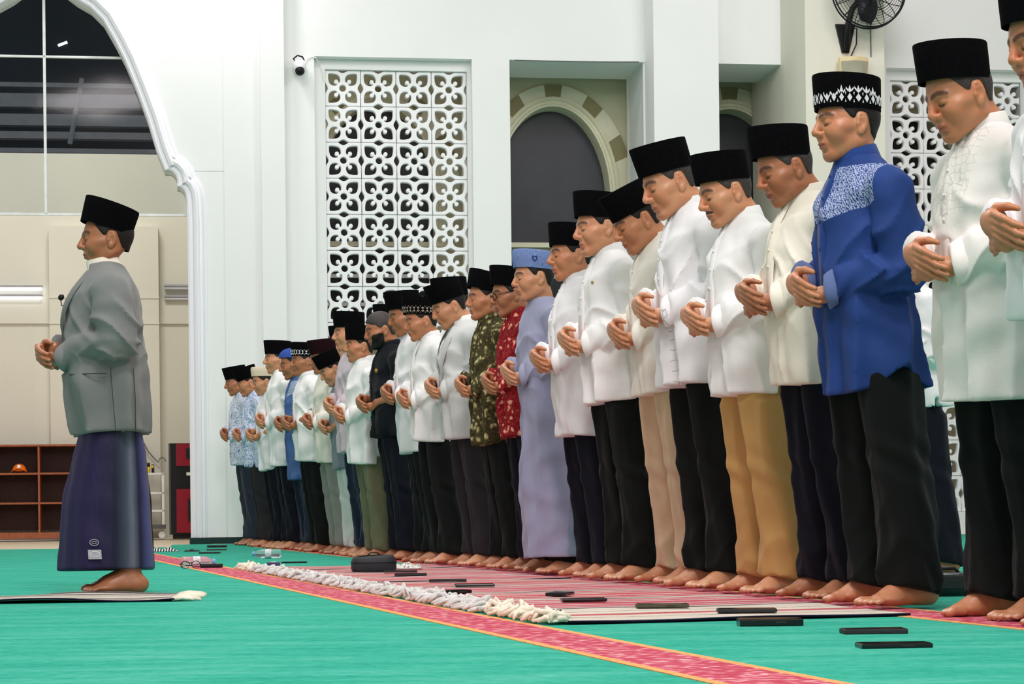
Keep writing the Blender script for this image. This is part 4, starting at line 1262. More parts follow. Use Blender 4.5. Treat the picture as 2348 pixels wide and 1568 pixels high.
def batik(name, cols, scale=16):
    if name in MATS: return MATS[name]
    t = NT(name); t.b.inputs['Roughness'].default_value = .85; t.b.inputs['Specular IOR Level'].default_value = .12
    v = t.coord(); n = t.n('TexNoise'); n.inputs['Scale'].default_value = 9; t.l(v, n.inputs['Vector'])
    w = t.mix(.09, v, n.outputs['Color'])
    a = t.n('TexVoronoi', feature='F1'); a.inputs['Scale'].default_value = scale; t.l(w, a.inputs['Vector'])
    b = t.n('TexVoronoi', feature='DISTANCE_TO_EDGE'); b.inputs['Scale'].default_value = scale * 1.7; t.l(w, b.inputs['Vector'])
    c0, c1, c2, c3 = cols
    pet = t.ramp(a.outputs['Distance'], [(.0, c3), (.12, c2), (.30, c1), (.42, c0)], 'CONSTANT')
    edge = t.ramp(b.outputs['Distance'], [(.0, (1, 1, 1, 1)), (.05, (0, 0, 0, 1))], 'CONSTANT')
    t.base(t.mix(t.math('MULTIPLY', edge, .12), pet, lin(c2)))
    cloth_bump(t)
    MATS[name] = t.m
    return t.m
def yoke_cloth(name, c, yk, zline, soft=.02):
    """plain shirt with a finely hatched pale yoke over the shoulders"""
    t = NT(name); t.b.inputs['Roughness'].default_value = .7; t.b.inputs['Specular IOR Level'].default_value = .2
    v = t.coord(); tc = t.n('TexCoord'); sp_ = t.n('SeparateXYZ'); t.l(tc.outputs['Object'], sp_.inputs[0])
    wv = t.n('TexWave', wave_type='BANDS', bands_direction='DIAGONAL'); wv.inputs['Scale'].default_value = 42; wv.inputs['Distortion'].default_value = 9; wv.inputs['Detail'].default_value = 2; wv.inputs['Detail Scale'].default_value = 3
    t.l(v, wv.inputs['Vector'])
    h = t.ramp(wv.outputs['Fac'], [(.32, c), (.52, yk)])
    ax_ = t.math('ABSOLUTE', sp_.outputs[0])
    m1 = t.math('GREATER_THAN', sp_.outputs[2], t.math('ADD', zline, t.math('MULTIPLY', ax_, .25)))
    m2 = t.math('LESS_THAN', ax_, .215)
    m3 = t.math('LESS_THAN', sp_.outputs[2], 1.375)
    m = t.math('MULTIPLY', t.math('MULTIPLY', m1, m2), m3)
    n = t.noise(v, 9, 4); b = lin(c)
    base = t.ramp(n, [(.3, tuple(x * .9 for x in b[:3]) + (1,)), (.7, tuple(min(1, x * 1.1) for x in b[:3]) + (1,))])
    t.base(t.mix(m, base, h)); cloth_bump(t)
    return t.m
def embroid_cloth(name, c, thread, xw, z0, z1, scale=30):
    """white cloth with line embroidery on the front panel"""
    t = NT(name); t.b.inputs['Roughness'].default_value = .85; t.b.inputs['Specular IOR Level'].default_value = .12
    v = t.coord(); tc = t.n('TexCoord'); sp_ = t.n('SeparateXYZ'); t.l(tc.outputs['Object'], sp_.inputs[0])
    vo = t.n('TexVoronoi', feature='DISTANCE_TO_EDGE', distance='EUCLIDEAN'); vo.inputs['Scale'].default_value = scale; vo.inputs['Randomness'].default_value = .35; t.l(v, vo.inputs['Vector'])
    ln = t.ramp(vo.outputs['Distance'], [(.0, (1, 1, 1, 1)), (.06, (0, 0, 0, 1))])
    ax_ = t.math('ABSOLUTE', t.math('ADD', sp_.outputs[0], -xw[0]))
    m = t.math('MULTIPLY', t.math('LESS_THAN', ax_, xw[1]), t.math('LESS_THAN', sp_.outputs[1], -.08))
    m = t.math('MULTIPLY', m, t.math('MULTIPLY', t.math('GREATER_THAN', sp_.outputs[2], z0), t.math('LESS_THAN', sp_.outputs[2], z1)))
    n = t.noise(v, 9, 4); b = lin(c)
    base = t.ramp(n, [(.3, tuple(x * .96 for x in b[:3]) + (1,)), (.7, b)])
    t.base(t.mix(t.math('MULTIPLY', t.math('MULTIPLY', m, ln), .7), base, lin(thread))); cloth_bump(t)
    return t.m
def sarong_mat():
    t = NT('purple_striped_sarong'); t.b.inputs['Roughness'].default_value = .6; t.b.inputs['Specular IOR Level'].default_value = .25
    tc = t.n('TexCoord'); sp_ = t.n('SeparateXYZ'); t.l(tc.outputs['Object'], sp_.inputs[0])
    an = t.math('ARCTAN2', sp_.outputs[1], sp_.outputs[0])        # angle round the body
    u = t.math('ADD', t.math('MULTIPLY', an, 1 / (2 * PI)), .5)
    big = t.ramp(u, [(.0, '2C2A5A'), (.25, '2A2450'), (.42, '272048'), (.47, '1B2138'), (.51, '48525F'), (.53, '6B7482'), (.56, '1A2036'), (.60, '4C5288'), (.65, '686C8E'), (.68, '8F824A'), (.72, '2A2622'), (.8, '1E1C22'), (.9, '2A2748')])
    wv = t.noise(t.coord((30, 30, .6)), 6, 3)
    t.base(t.mix(.25, big, t.ramp(wv, [(.35, '15132E'), (.65, '8A8CB0')]), 'OVERLAY'))
    t.bump(t.noise(t.coord((8, 8, 1)), 12, 3), .25, .01)
    return t.m

# ---- template meshes
BODY = {'near': build_body(.0040), 'far': build_body(.0066)}
FEAT = {k: features(v[0]) for k, v in BODY.items()}
def vnormals(P, F):
    n = np.zeros_like(P, dtype=np.float64)
    fn = np.cross(P[F[:, 2]] - P[F[:, 0]], P[F[:, 3]] - P[F[:, 1]])
    for i in range(4): np.add.at(n, F[:, i], fn)
    return n / (np.linalg.norm(n, axis=1)[:, None] + 1e-9)
NORM = {k: vnormals(*v) for k, v in BODY.items()}
def shell(lod, mask, off):
    P, F = BODY[lod]; m = mask(P); keep = (m > 0)
    f = F[keep[F].all(1)]; ids = np.unique(f); mp = np.full(len(P), -1); mp[ids] = np.arange(len(ids))
    V = P[ids] + NORM[lod][ids] * (.0006 + off * m[ids])[:, None]
    f = mp[f]
    e = np.sort(np.concatenate([f[:, [0, 1]], f[:, [1, 2]], f[:, [2, 3]], f[:, [3, 0]]]), axis=1)
    u, c = np.unique(e, axis=0, return_counts=True); b = u[c == 1]
    for _ in range(8):
        acc = np.zeros_like(V, dtype=np.float64); cnt = np.zeros(len(V))
        for i, j in ((0, 1), (1, 0)):
            np.add.at(acc, b[:, i], V[b[:, j]]); np.add.at(cnt, b[:, i], 1)
        w = cnt > 1
        V[w] = .4 * V[w] + .6 * (acc[w] / cnt[w][:, None])
    return V, f
def hair_mask(P):
    zl = np.interp(P[:, 1], [-.08, -.06, -.045, -.028, -.014, .0, .028, .042, .09], [1.625, 1.60, 1.572, 1.545, 1.535, 1.56, 1.556, 1.49, 1.465])
    m = np.clip((P[:, 2] - zl) / .014, 0, 1)
    ear = (np.abs(P[:, 0]) > .079) & (P[:, 1] > -.02) & (P[:, 1] < .036) & (P[:, 2] < 1.566) & (P[:, 2] > 1.48)
    return np.where(ear | (P[:, 2] < 1.44), 0, m)
def fullhair_mask(P):
    m = hair_mask(P); zl = np.interp(P[:, 1], [-.12, -.085, -.06], [1.60, 1.595, 1.575])
    return np.where(P[:, 1] < -.05, np.clip((P[:, 2] - zl) / .012, 0, 1), m)
def beard_mask(P):
    zl = np.interp(np.abs(P[:, 0]), [0, .02, .035, .06], [1.457, 1.462, 1.48, 1.52])
    m = np.clip((zl - P[:, 2]) / .012, 0, 1) * np.clip((-.012 - P[:, 1]) / .02, 0, 1) * np.clip((P[:, 2] - 1.418) / .012, 0, 1)
    mo = ((np.abs(P[:, 0]) < .032) & (P[:, 1] < -.085) & (P[:, 2] > 1.4815) & (P[:, 2] < 1.492)) * .7
    return np.where(P[:, 1] > -.01, 0, np.maximum(m, mo))
def stache_mask(P):
    d = np.maximum(np.abs(P[:, 0]) / .033, np.abs(P[:, 2] - 1.489 + .2 * np.abs(P[:, 0])) / .006)
    return np.where((P[:, 1] < -.08) & (P[:, 1] > -.1155), np.clip((1.0 - d) * 3, 0, 1), 0)
def goatee_mask(P):
    return np.where(P[:, 1] < -.07, np.clip((1 - np.sqrt((P[:, 0] / .02) ** 2 + ((P[:, 2] - 1.437) / .014) ** 2)) * 2, 0, 1), 0)
SHELL = {}
def shell_geo(kind, lod):
    key = (kind, lod)
    if key not in SHELL:
        fn, off = {'hair': (hair_mask, .0035), 'fullhair': (fullhair_mask, .006), 'beard': (beard_mask, .0022), 'moustache': (stache_mask, .0022), 'goatee': (goatee_mask, .004)}[kind]
        SHELL[key] = shell(lod, fn, off)
    return SHELL[key]

# ---- headwear, modelled on the template head
def ring(a, b, n, z, y0=.004, seg=40, tilt=0.0):
    out = []
    for i in range(seg):
        t = 2 * PI * i / seg; c, s = math.cos(t), math.sin(t)
        x = b * math.copysign(abs(c) ** (2 / n), c); y = a * math.copysign(abs(s) ** (2 / n), s)
        out.append((x, y0 + y, z + tilt * y))
    return out
def loft(rings, cap_bot=False, cap_top=True):
    seg = len(rings[0]); V = [p for r in rings for p in r]; F = []
    for i in range(len(rings) - 1):
        for k in range(seg):
            k2 = (k + 1) % seg
            F.append((i * seg + k, i * seg + k2, (i + 1) * seg + k2, (i + 1) * seg + k))
    if cap_top: F.append(tuple((len(rings) - 1) * seg + k for k in range(seg)))
    if cap_bot: F.append(tuple(range(seg - 1, -1, -1)))
    return V, F
def cap_mesh(kind):
    if kind == 'songkok':
        h = .104; z0 = 1.574
        R = [ring(.096, .0765, 2.2, z0 + .004, tilt=.02), ring(.1005, .081, 2.2, z0, tilt=.02), ring(.1035, .0825, 2.1, z0 + h * .5, tilt=.01), ring(.106, .0835, 2.0, z0 + h - .004, tilt=-.0), ring(.1045, .082, 2.0, z0 + h), ring(.094, .066, 1.9, z0 + h - .002), ring(.085, .05, 1.8, z0 + h - .012), ring(.07, .012, 1.8, z0 + h - .004), ring(.03, .002, 1.8, z0 + h - .002)]
    elif kind == 'skull':
        z0 = 1.586
        R = [ring(.097, .0775, 2.1, z0 + .003)] + [ring(.1005 * math.cos(t), .081 * math.cos(t), 2.1, z0 + .078 * math.sin(t)) for t in (0, .3, .6, .9, 1.15, 1.4)]
    else:
        h = {'kufi': .082, 'blue': .094, 'skull': .07}[kind]; z0 = {'kufi': 1.585, 'blue': 1.578, 'skull': 1.588}[kind]
        g = {'kufi': .0, 'blue': .004, 'skull': -.001}[kind]
        R = [ring(.096, .0765, 2.1, z0 + .004), ring(.1, .0805, 2.1, z0), ring(.1015 + g, .0815 + g, 2.1, z0 + h * .45), ring(.1 + g, .081 + g, 2.1, z0 + h * .85), ring(.094 + g, .075 + g, 2.1, z0 + h * .97), ring(.07, .055, 2, z0 + h), ring(.03, .02, 2, z0 + h + .001)]
    return loft(R)
CAPS = {k: cap_mesh(k) for k in ('songkok', 'kufi', 'blue', 'skull')}
def cap_point(t, f, off=.0012):
    """a point on the songkok wall: angle t, height fraction f"""
    a = .1005 + (.106 - .1005) * f + off; b = .081 + (.0835 - .081) * f + off; n = 2.2 - .2 * f
    c, s = math.cos(t), math.sin(t)
    y = a * math.copysign(abs(s) ** (2 / n), s)
    return (b * math.copysign(abs(c) ** (2 / n), c), .004 + y, 1.574 + .104 * f + .02 * (1 - f) * y)
def cap_band_mesh(style):
    g = MB()
    def quad(ps):   # small raised woven patch given as (t, f) corners
        n = len(ps); lo = [cap_point(t, f, .0004) for t, f in ps]; hi = [cap_point(t, f, .0022) for t, f in ps]
        g.add(lo + hi, [tuple(range(n, 2 * n))] + [(i, (i + 1) % n, n + (i + 1) % n, n + i) for i in range(n)])
    n = 26
    for k in range(n):
        t = 2 * PI * k / n; w = 2 * PI / n
        if style == 'arch':       # tall geometric band that rises at the sides
            top = .30 + .26 * abs(math.cos(t)) ** 3
            quad([(t - w * .30, .27), (t, .15), (t + w * .30, .27), (t, .39)])
            if top > .34:
                for s_ in (-1, 1):
                    quad([(t + s_ * w * .18, top - .05), (t + s_ * w * .46, top + .03), (t + s_ * w * .46, top - .03), (t + s_ * w * .22, top - .11)])
            quad([(t + w * .42, .13), (t + w * .58, .13), (t + w * .5, .22)])
            quad([(t + w * .42, .42), (t + w * .5, .33), (t + w * .58, .42)])
            if abs(abs(math.cos(t)) - 1) < .12:
                quad([(t - w * .2, .45), (t, .4), (t + w * .2, .45), (t, .62)])
        else:
            for f0 in (.10, .26):
                quad([(t - w * .32, f0 + .07), (t, f0), (t + w * .32, f0 + .07), (t, f0 + .14)])
            quad([(t + w * .4, .06), (t + w * .6, .06), (t + w * .5, .14)])
            quad([(t + w * .4, .46), (t + w * .5, .38), (t + w * .6, .46)])
    return g.v, g.f
BANDS = {k: cap_band_mesh(k) for k in ('arch', 'double')}
M_thread = mat('silver_thread', 'D9DADC', .7); M_thread2 = mat('tan_thread', '9A9080', .8)
M_bluecap = batik('blue_cap_weave', ('6F85B4', '7A90BE', '5F74A6', '8398C4'), 40)
M_creamcap = mat('cream_knit', 'DCCDB4', .9, bump=.4, bscale=200)
M_royal = mat('royal_blue_knit', '2F4C9A', .9, bump=.4, bscale=200)
EMBLEM = MB(); EMBLEM.box((0, 0, 0), (.004, .03, .03), bev=.001)

# ---- a whole person
PLOG = []
ROW0 = floor_at(2240, 1408); ROW1 = floor_at(578, 1249.5)
def solve_place(hx, hy, p, rz, off=0.0, iters=30, ca=0.0, fixed=None, sp_top=1.676):
    """find the spot on the row and the size for which the cap sits at pixel hx with its top at hy"""
    hm = head_matrix(p) @ Matrix.Translation((0, .004, 1.60)) @ Matrix.Rotation(ca, 4, 'X') @ Matrix.Translation((0, -.004, -1.60))
    ct = hm @ Vector((0, .004, 1.635))
    tops = [hm @ Vector(q) for q in ring(.1045, .082, 2.0, sp_top, seg=16)]
    Rz = Matrix.Rotation(rz, 3, 'Z')
    a = ROW0 - EF * off; d = (ROW1 - ROW0).normalized()
    s = 1.0; pos = a.copy()
    for _ in range(iters):
        c = Rz @ ct * s; zt = max(q.z for q in tops) * s
        u, _1, v = ray(hx, (hy + 40))
        # (a.x + t d.x + c.x) = u (a.y + t d.y + c.y)
        t = (u * (a.y + c.y) - a.x - c.x) / (d.x - u * d.y)
        pos = a + d * t if fixed is None else fixed
        tp = max((Rz @ q * s for q in tops), key=lambda q: q.z)
        _u, _1, v = ray(hx, hy)
        want = CH + v * (pos.y + tp.y)
        s = s * .5 + .5 * s * want / zt
    return pos, s
def part(name, V, F, m, parent, p, smooth=True, cloth=True):
    V = deform(np.array([tuple(q) for q in V]), p, cloth=cloth)
    return link(name, mesh(name, V, F, smooth), m, parent)
def person(sp_):
    p = dict(pitch=math.radians(sp_.get('pitch', 18)), girth=sp_.get('girth', 1.0), lean=sp_.get('lean', .085), headw=sp_.get('headw', 1.0), head=sp_.get('head', 1.0), turn=math.radians(sp_.get('turn', 0)), hz=sp_.get('hz', 0), hshift=sp_.get('hshift', 0))
    rz = math.atan2(EF.x, -EF.y) + math.radians(sp_.get('yaw', 0))
    lod = sp_.get('lod', 'far')
    stop = {'songkok': 1.676, 'maroon': 1.676, 'kufi': 1.665, 'blue': 1.67, 'skull': 1.656, None: 1.655}[sp_.get('cap', 'songkok')]
    pos, s = solve_place(sp_['hx'], sp_['hy'], p, rz, sp_.get('off', 0.0), ca=math.radians(sp_.get('ct', sp_.get('pitch', 18)) - sp_.get('pitch', 18)), fixed=Vector(sp_['pos']) if 'pos' in sp_ else None, sp_top=stop)
    PLOG.append((sp_['hx'], [round(q, 2) for q in pos], round(s, 3), round((pos - ROW0).dot((ROW1 - ROW0).normalized()), 2)))
    pos.z = sp_.get('z', 0.0)
    root = empty('person', pos, rz); root.scale = (s, s, s)
    setp(root, sp_['label'], 'person', sp_.get('group', 'men standing in the front prayer row'))
    seed = sp_['seed']; rnd = random.Random(seed)
    # body
    P, F = BODY[lod]
    P = P.astype(np.float64).copy()
    nose = rnd.uniform(-.003, .004); jaw = rnd.uniform(.96, 1.08); chin = rnd.uniform(-.005, .004)
    w = np.exp(-((P[:, 0] / .018) ** 2 + ((P[:, 2] - 1.512) / .018) ** 2)) * (P[:, 1] < -.09); P[:, 1] -= nose * w
    w = smooth01((1.50 - P[:, 2]) / .06) * (P[:, 2] > 1.40) * (P[:, 1] < .06) * (P[:, 1] > -.14); P[:, 0] *= 1 + (jaw - 1) * w
    w = np.exp(-((P[:, 2] - 1.437) / .02) ** 2) * (P[:, 1] < -.05) * (P[:, 1] > -.14); P[:, 1] += chin * w
    me = mesh_np('body', deform(P, p), F)
    at = me.color_attributes.new('feature', 'FLOAT_COLOR', 'POINT'); at.data.foreach_set('color', FEAT[lod].ravel())
    sk = SKIN[sp_.get('skin', 0)]
    body = link('body', me, sk, root)
    HM = head_matrix(p)
    ca = math.radians(sp_.get('ct', sp_.get('pitch', 18)) - sp_.get('pitch', 18))
    cc_, cs_ = math.cos(ca), math.sin(ca)
    def capfix(V):
        V = (np.array(V, float) - (0, .004, 1.60)) * (1.05, 1.05, 1.04)
        return np.stack([V[:, 0], V[:, 1] * cc_ - V[:, 2] * cs_, V[:, 1] * cs_ + V[:, 2] * cc_], 1) + (0, .004, 1.60)
    def worn(name, geo, m, parent, tilt=True, smooth=True, sharp=None):
        V, F = geo; V = deform(capfix(V) if tilt else V, p, full_head=True)
        me_ = mesh(name, V, F, smooth) if not isinstance(F, np.ndarray) else mesh_np(name, V, F, smooth)
        if sharp:
            bm = bmesh.new(); bm.from_mesh(me_)
            for e in bm.edges: e.smooth = not (len(e.link_faces) == 2 and e.calc_face_angle(0) > sharp)
            bm.to_mesh(me_); bm.free()
        return link(name, me_, m, parent)
    hm_ = M_greyhair if sp_.get('grey') else M_hair
    worn('hair', shell_geo('fullhair' if sp_.get('cap', 1) is None else 'hair', lod), hm_, root, False)
    for k in ('beard', 'moustache', 'goatee'):
        if sp_.get(k): worn(k, shell_geo(k, lod), M_greyhair if k == 'moustache' else M_hair, root, False)
    ck = sp_.get('cap', 'songkok')
    if ck:
        cm = {'songkok': M_velvet, 'maroon': M_maroonv, 'kufi': M_creamcap, 'blue': M_bluecap, 'skull': M_royal}[ck]
        cap_o = worn('cap', CAPS['songkok' if ck == 'maroon' else ck], cm, root, sharp=.6)
        if sp_.get('band'):
            worn('cap_band', BANDS[sp_['band']], sp_.get('bandmat', M_thread), cap_o, smooth=False)
        if ck == 'blue':
            EM = Matrix.Translation((.0838, -.012, 1.622)) @ Matrix.Rotation(PI / 2, 4, 'Z') @ Matrix.Rotation(PI / 2, 4, 'X')
            e = MB(); e.prism([(-.013, .014), (.0, .011), (.013, .014), (.013, -.004), (.0, -.015), (-.013, -.004)], .003, EM)
            worn('emblem', (e.v, e.f), mat('navy_thread', '2B3C6E', .8), cap_o, smooth=False)
            e = MB(); e.prism([(-.006, .006), (.006, .006), (.006, -.003), (0, -.008), (-.006, -.003)], .0045, EM)
            worn('emblem_centre', (e.v, e.f), M_bluecap, cap_o, smooth=False)
    if sp_.get('glasses'):
        g = MB()
        for s_ in (1, -1):
            g.tube([(.034 * s_ + .022 * math.cos(2 * PI * i / 20), -.112 + .006 * abs(math.cos(2 * PI * i / 20)) * (1 if math.cos(2 * PI * i / 20) * s_ > 0 else 0), 1.535 + .018 * math.sin(2 * PI * i / 20)) for i in range(20)], .0022, 6, closed=True)
            g.tube([(.056 * s_, -.106, 1.540), (.074 * s_, -.06, 1.545), (.082 * s_, .0, 1.548)], .002, 6)
        g.tube([(-.012, -.114, 1.538), (0, -.118, 1.541), (.012, -.114, 1.538)], .002, 6)
        worn('glasses', (g.v, g.f), M_black, root, False)
    # shirt
    q = .0072 if lod == 'near' else .0105
    hem = sp_.get('hem', .76)
    kind = sp_.get('top', 'koko')
    sm = sp_['shirt']
    inner = None
    if kind == 'jacket':
        V, F = build_shirt(q, sp_.get('inner_hem', hem + .03), seed + 5, grow=-.014, fold=.15, sleeve=.72)
        inner = link('shirt', mesh_np('shirt', deform(V, p, cloth=True), F), sp_['inner'], root)
        V, F = build_shirt(q, hem, seed, sleeve=1.2, grow=.014, fold=1.0, flare=.006, open_front=True, vent=False, ztop=1.412)
        sh = link('jacket', mesh_np('jacket', deform(V, p, cloth=True), F), sm, root)
    else:
        V, F = build_shirt(q, hem, seed, sleeve=sp_.get('sleeve', 1.12), short=sp_.get('short', False), grow=sp_.get('grow', 0.0), fold=sp_.get('fold', 1.15 if lod == 'near' else 1.4), flare=sp_.get('flare', .003 if hem > .5 else .02), vent=hem > .5 and not sp_.get('tail'), tail=sp_.get('tail', False))
        nm = 'robe' if kind == 'thobe' else 'shirt'
        sh = link(nm, mesh_np(nm, deform(V, p, cloth=True), F), sm, root)
    tm = sp_.get('trim', sm)
    # stand collar
    col_o = inner or sh; cm_ = sp_['inner'] if inner else tm
    if sp_.get('collar', 'stand') == 'stand':
        rs = []
        for (z, gr, y) in ((1.375, .012, .021), (1.40, .007, .018), (1.438, .003, .009), (1.441, .0, .008), (1.438, -.003, .008), (1.395, -.002, .016)):
            rs.append([(x, yy, zz) for x, yy, zz in ring(.066 + gr, .0655 + gr, 2.1, z, y0=y, seg=32, tilt=.22)])
        V, F = loft(rs, cap_top=False)
        V = [v_ for v_ in V]
        part('collar', V, F, cm_, col_o, p)
    elif sp_.get('collar') == 'fold':
        rs = []
        for (z, gr, y) in ((1.40, -.002, .016), (1.432, -.001, .011), (1.438, .002, .011), (1.43, .008, .013), (1.40, .018, .019), (1.397, .014, .019)):
            rs.append([(x, yy, zz - (.02 if (yy < -.02 and gr > .01) else 0)) for x, yy, zz in ring(.066 + gr, .0655 + gr, 2.1, z, y0=y, seg=32, tilt=.22)])
        V, F = loft(rs, cap_top=False); part('collar', V, F, cm_, col_o, p)
    # placket and buttons
    if kind != 'jacket' and sp_.get('placket', True):
        zs_p = np.arange(1.385, max(hem, .95) + .01, -.02); V = []; F = []
        for z in zs_p:
            yf = front_y(z, .005 + .012 * np.clip((1.15 - z) / max(1.15 - hem, .1), 0, 1.2) + sp_.get('grow', 0))
            if z > 1.30: yf -= .004
            for x, dy in ((-.02, .012), (-.018, -.001), (.018, -.001), (.02, .012)): V.append((x, yf + dy, z))
        for i in range(len(zs_p) - 1):
            for j in range(3): F.append((i * 4 + j, (i + 1) * 4 + j, (i + 1) * 4 + j + 1, i * 4 + j + 1))
        part('placket', V, F, tm, sh, p)
        for z in (1.35, 1.28, 1.21, 1.14):
            g = MB(); yf = front_y(z, .0065 + sp_.get('grow', 0)) - (.004 if z > 1.30 else 0)
            g.lathe([(.0055, 0), (.0055, .003), (.003, .0035)], 10, Matrix.Translation((0, yf, z)) @ Matrix.Rotation(PI / 2, 4, 'X'))
            part('button', g.v, g.f, sp_.get('buttonmat', tm), sh, p)
    # cuffs
    if not sp_.get('short'):
        for s_, a_, b_ in ((1, (.216, .036, 1.062), (.048, -.163, 1.026)), (-1, (-.216, .036, 1.062), (-.108, -.178, 1.052))):
            A = Vector(a_); B = Vector(b_); D = (B - A).normalized()
            k_ = 1.2 if kind == 'jacket' else sp_.get('sleeve', 1.12)
            g = MB(); r = .047 * k_
            g.tube([B - D * .052, B - D * .05, B - D * .003, B + D * .002, B + D * .001, B - D * .03], [r + .0015, r + .005, r + .0035, r + .001, r - .004, r - .006], 24, cap=False)
            part('cuff', g.v, g.f, sp_.get('cuffmat', tm), sh, p)
    # legs
    leg = sp_.get('leg', 'trousers')
    ql = .0075 if lod == 'near' else .011
    if leg == 'trousers':
        V, F = build_trousers(ql, seed + 9, sp_.get('wide', 1.0), hem=sp_.get('tz', .03), shirt_hem=hem + (.045 if sp_.get('tail') else 0))
        link('trousers', mesh_np('trousers', deform(V, p, cloth=True), F), sp_['legmat'], root)
    elif leg == 'skirt':
        V, F = build_skirt(ql, seed + 9, sp_['leghem'], sp_['legtab'], sp_.get('legfold', .008))
        link(sp_.get('legname', 'sarong'), mesh_np('sarong', deform(V, p, cloth=True), F), sp_['legmat'], root)
    if sp_.get('watch'):
        s_, mw = sp_['watch']
        B = Vector((.052, -.158, 1.027)) if s_ > 0 else Vector((-.088, -.2, 1.05))
        D = Vector((-.21, -.2, -.04)).normalized() if s_ > 0 else Vector((.14, -.22, -.01)).normalized()
        if s_ < 0:
            o1 = D.orthogonal().normalized(); o2 = D.cross(o1)
            g = MB(); g.tube([B + (o1 * math.cos(2 * PI * i / 24) + o2 * math.sin(2 * PI * i / 24)) * .0295 for i in range(24)], .006, 8, closed=True)
            part('bracelet', g.v, g.f, mw, root, p)
    return root, p, HM, sh
WHITE = fabric('white_cotton', 'F0F0EE'); IVORY = fabric('ivory_cotton', 'F1EBDA'); CREAM = fabric('cream_linen', 'EDE8DB'); LINEN = fabric('off_white_linen', 'E6E3DC')
COOLW = fabric('cool_white_cotton', 'EFEEEF')
BLACKT = fabric('black_trouser_cloth', '121615', sheen=.05); NAVYT = fabric('navy_black_cloth', '13151F', sheen=.05); CHART = fabric('charcoal_cloth', '2B2A2D', sheen=.05); SLATET = fabric('slate_denim', '2D3542')
BEIGET = fabric('beige_chino', 'CDB594'); TANT = fabric('tan_chino', 'BC955A'); OLIVET = fabric('olive_chino', '6A6A50'); GREYT = fabric('grey_chino', '8A8B84'); WHITET = fabric('white_chino', 'D6D8D4'); BLUET = fabric('dark_denim', '1E2A3D')
M_wrist = mat('black_strap', '15120F', .5); M_bead = mat('wood_beads', '4A2218', .4)
BLUEYOKE = yoke_cloth('blue_shirt_with_hatched_yoke', '24407E', 'A8B4D4', 1.195)
EMB1 = embroid_cloth('pale_embroidered_linen', 'EBE8E2', 'B9B2A6', (0, .09), 1.15, 1.40, 40)
EMB2 = embroid_cloth('white_cloth_grey_embroidery', 'EFEEEF', '6E6E72', (.075, .04), .60, 1.02, 26)
BATG = batik('olive_floral_batik', ('3E3A22', '6A6540', 'B3A87A', 'D8CFA8'), 30)
BATR = batik('red_floral_batik', ('8A1420', 'A8202B', 'E3A58A', 'F0D8B8'), 27)
BATB = batik('pale_blue_batik', ('DDE3EE', 'C8D3E8', '5E7CB8', '93A8D4'), 70)
BATB2 = batik('blue_speckled_batik', ('DCE4F2', '9DB4DE', '3F66AE', 'E8ECF4'), 85)
ROBE = fabric('lavender_grey_cloth', '9A9DB8', rough=.7, namt=.05); GREYJ = fabric('pale_grey_suiting', 'CDD0CE'); MAUVE = fabric('mauve_cotton', 'CBBEC6')
SLATES = fabric('slate_grey_shirting', '7E8894'); BLACKS = fabric('black_shirting', '16191E', sheen=.05); DENIMB = fabric('mid_blue_shirting', '48689C'); DENIMY = yoke_cloth('blue_shirt_pale_stripes', '4A6AA0', 'C9D6EA', 1.24)
GREYSUIT = fabric('grey_wool_suiting', '7C7F7D', rough=.75, namt=.06); BLACKGREEN = fabric('black_green_cloth', '16201D', sheen=.05)
ROBETAB = 0
ROWG = 'men standing in the front prayer row'
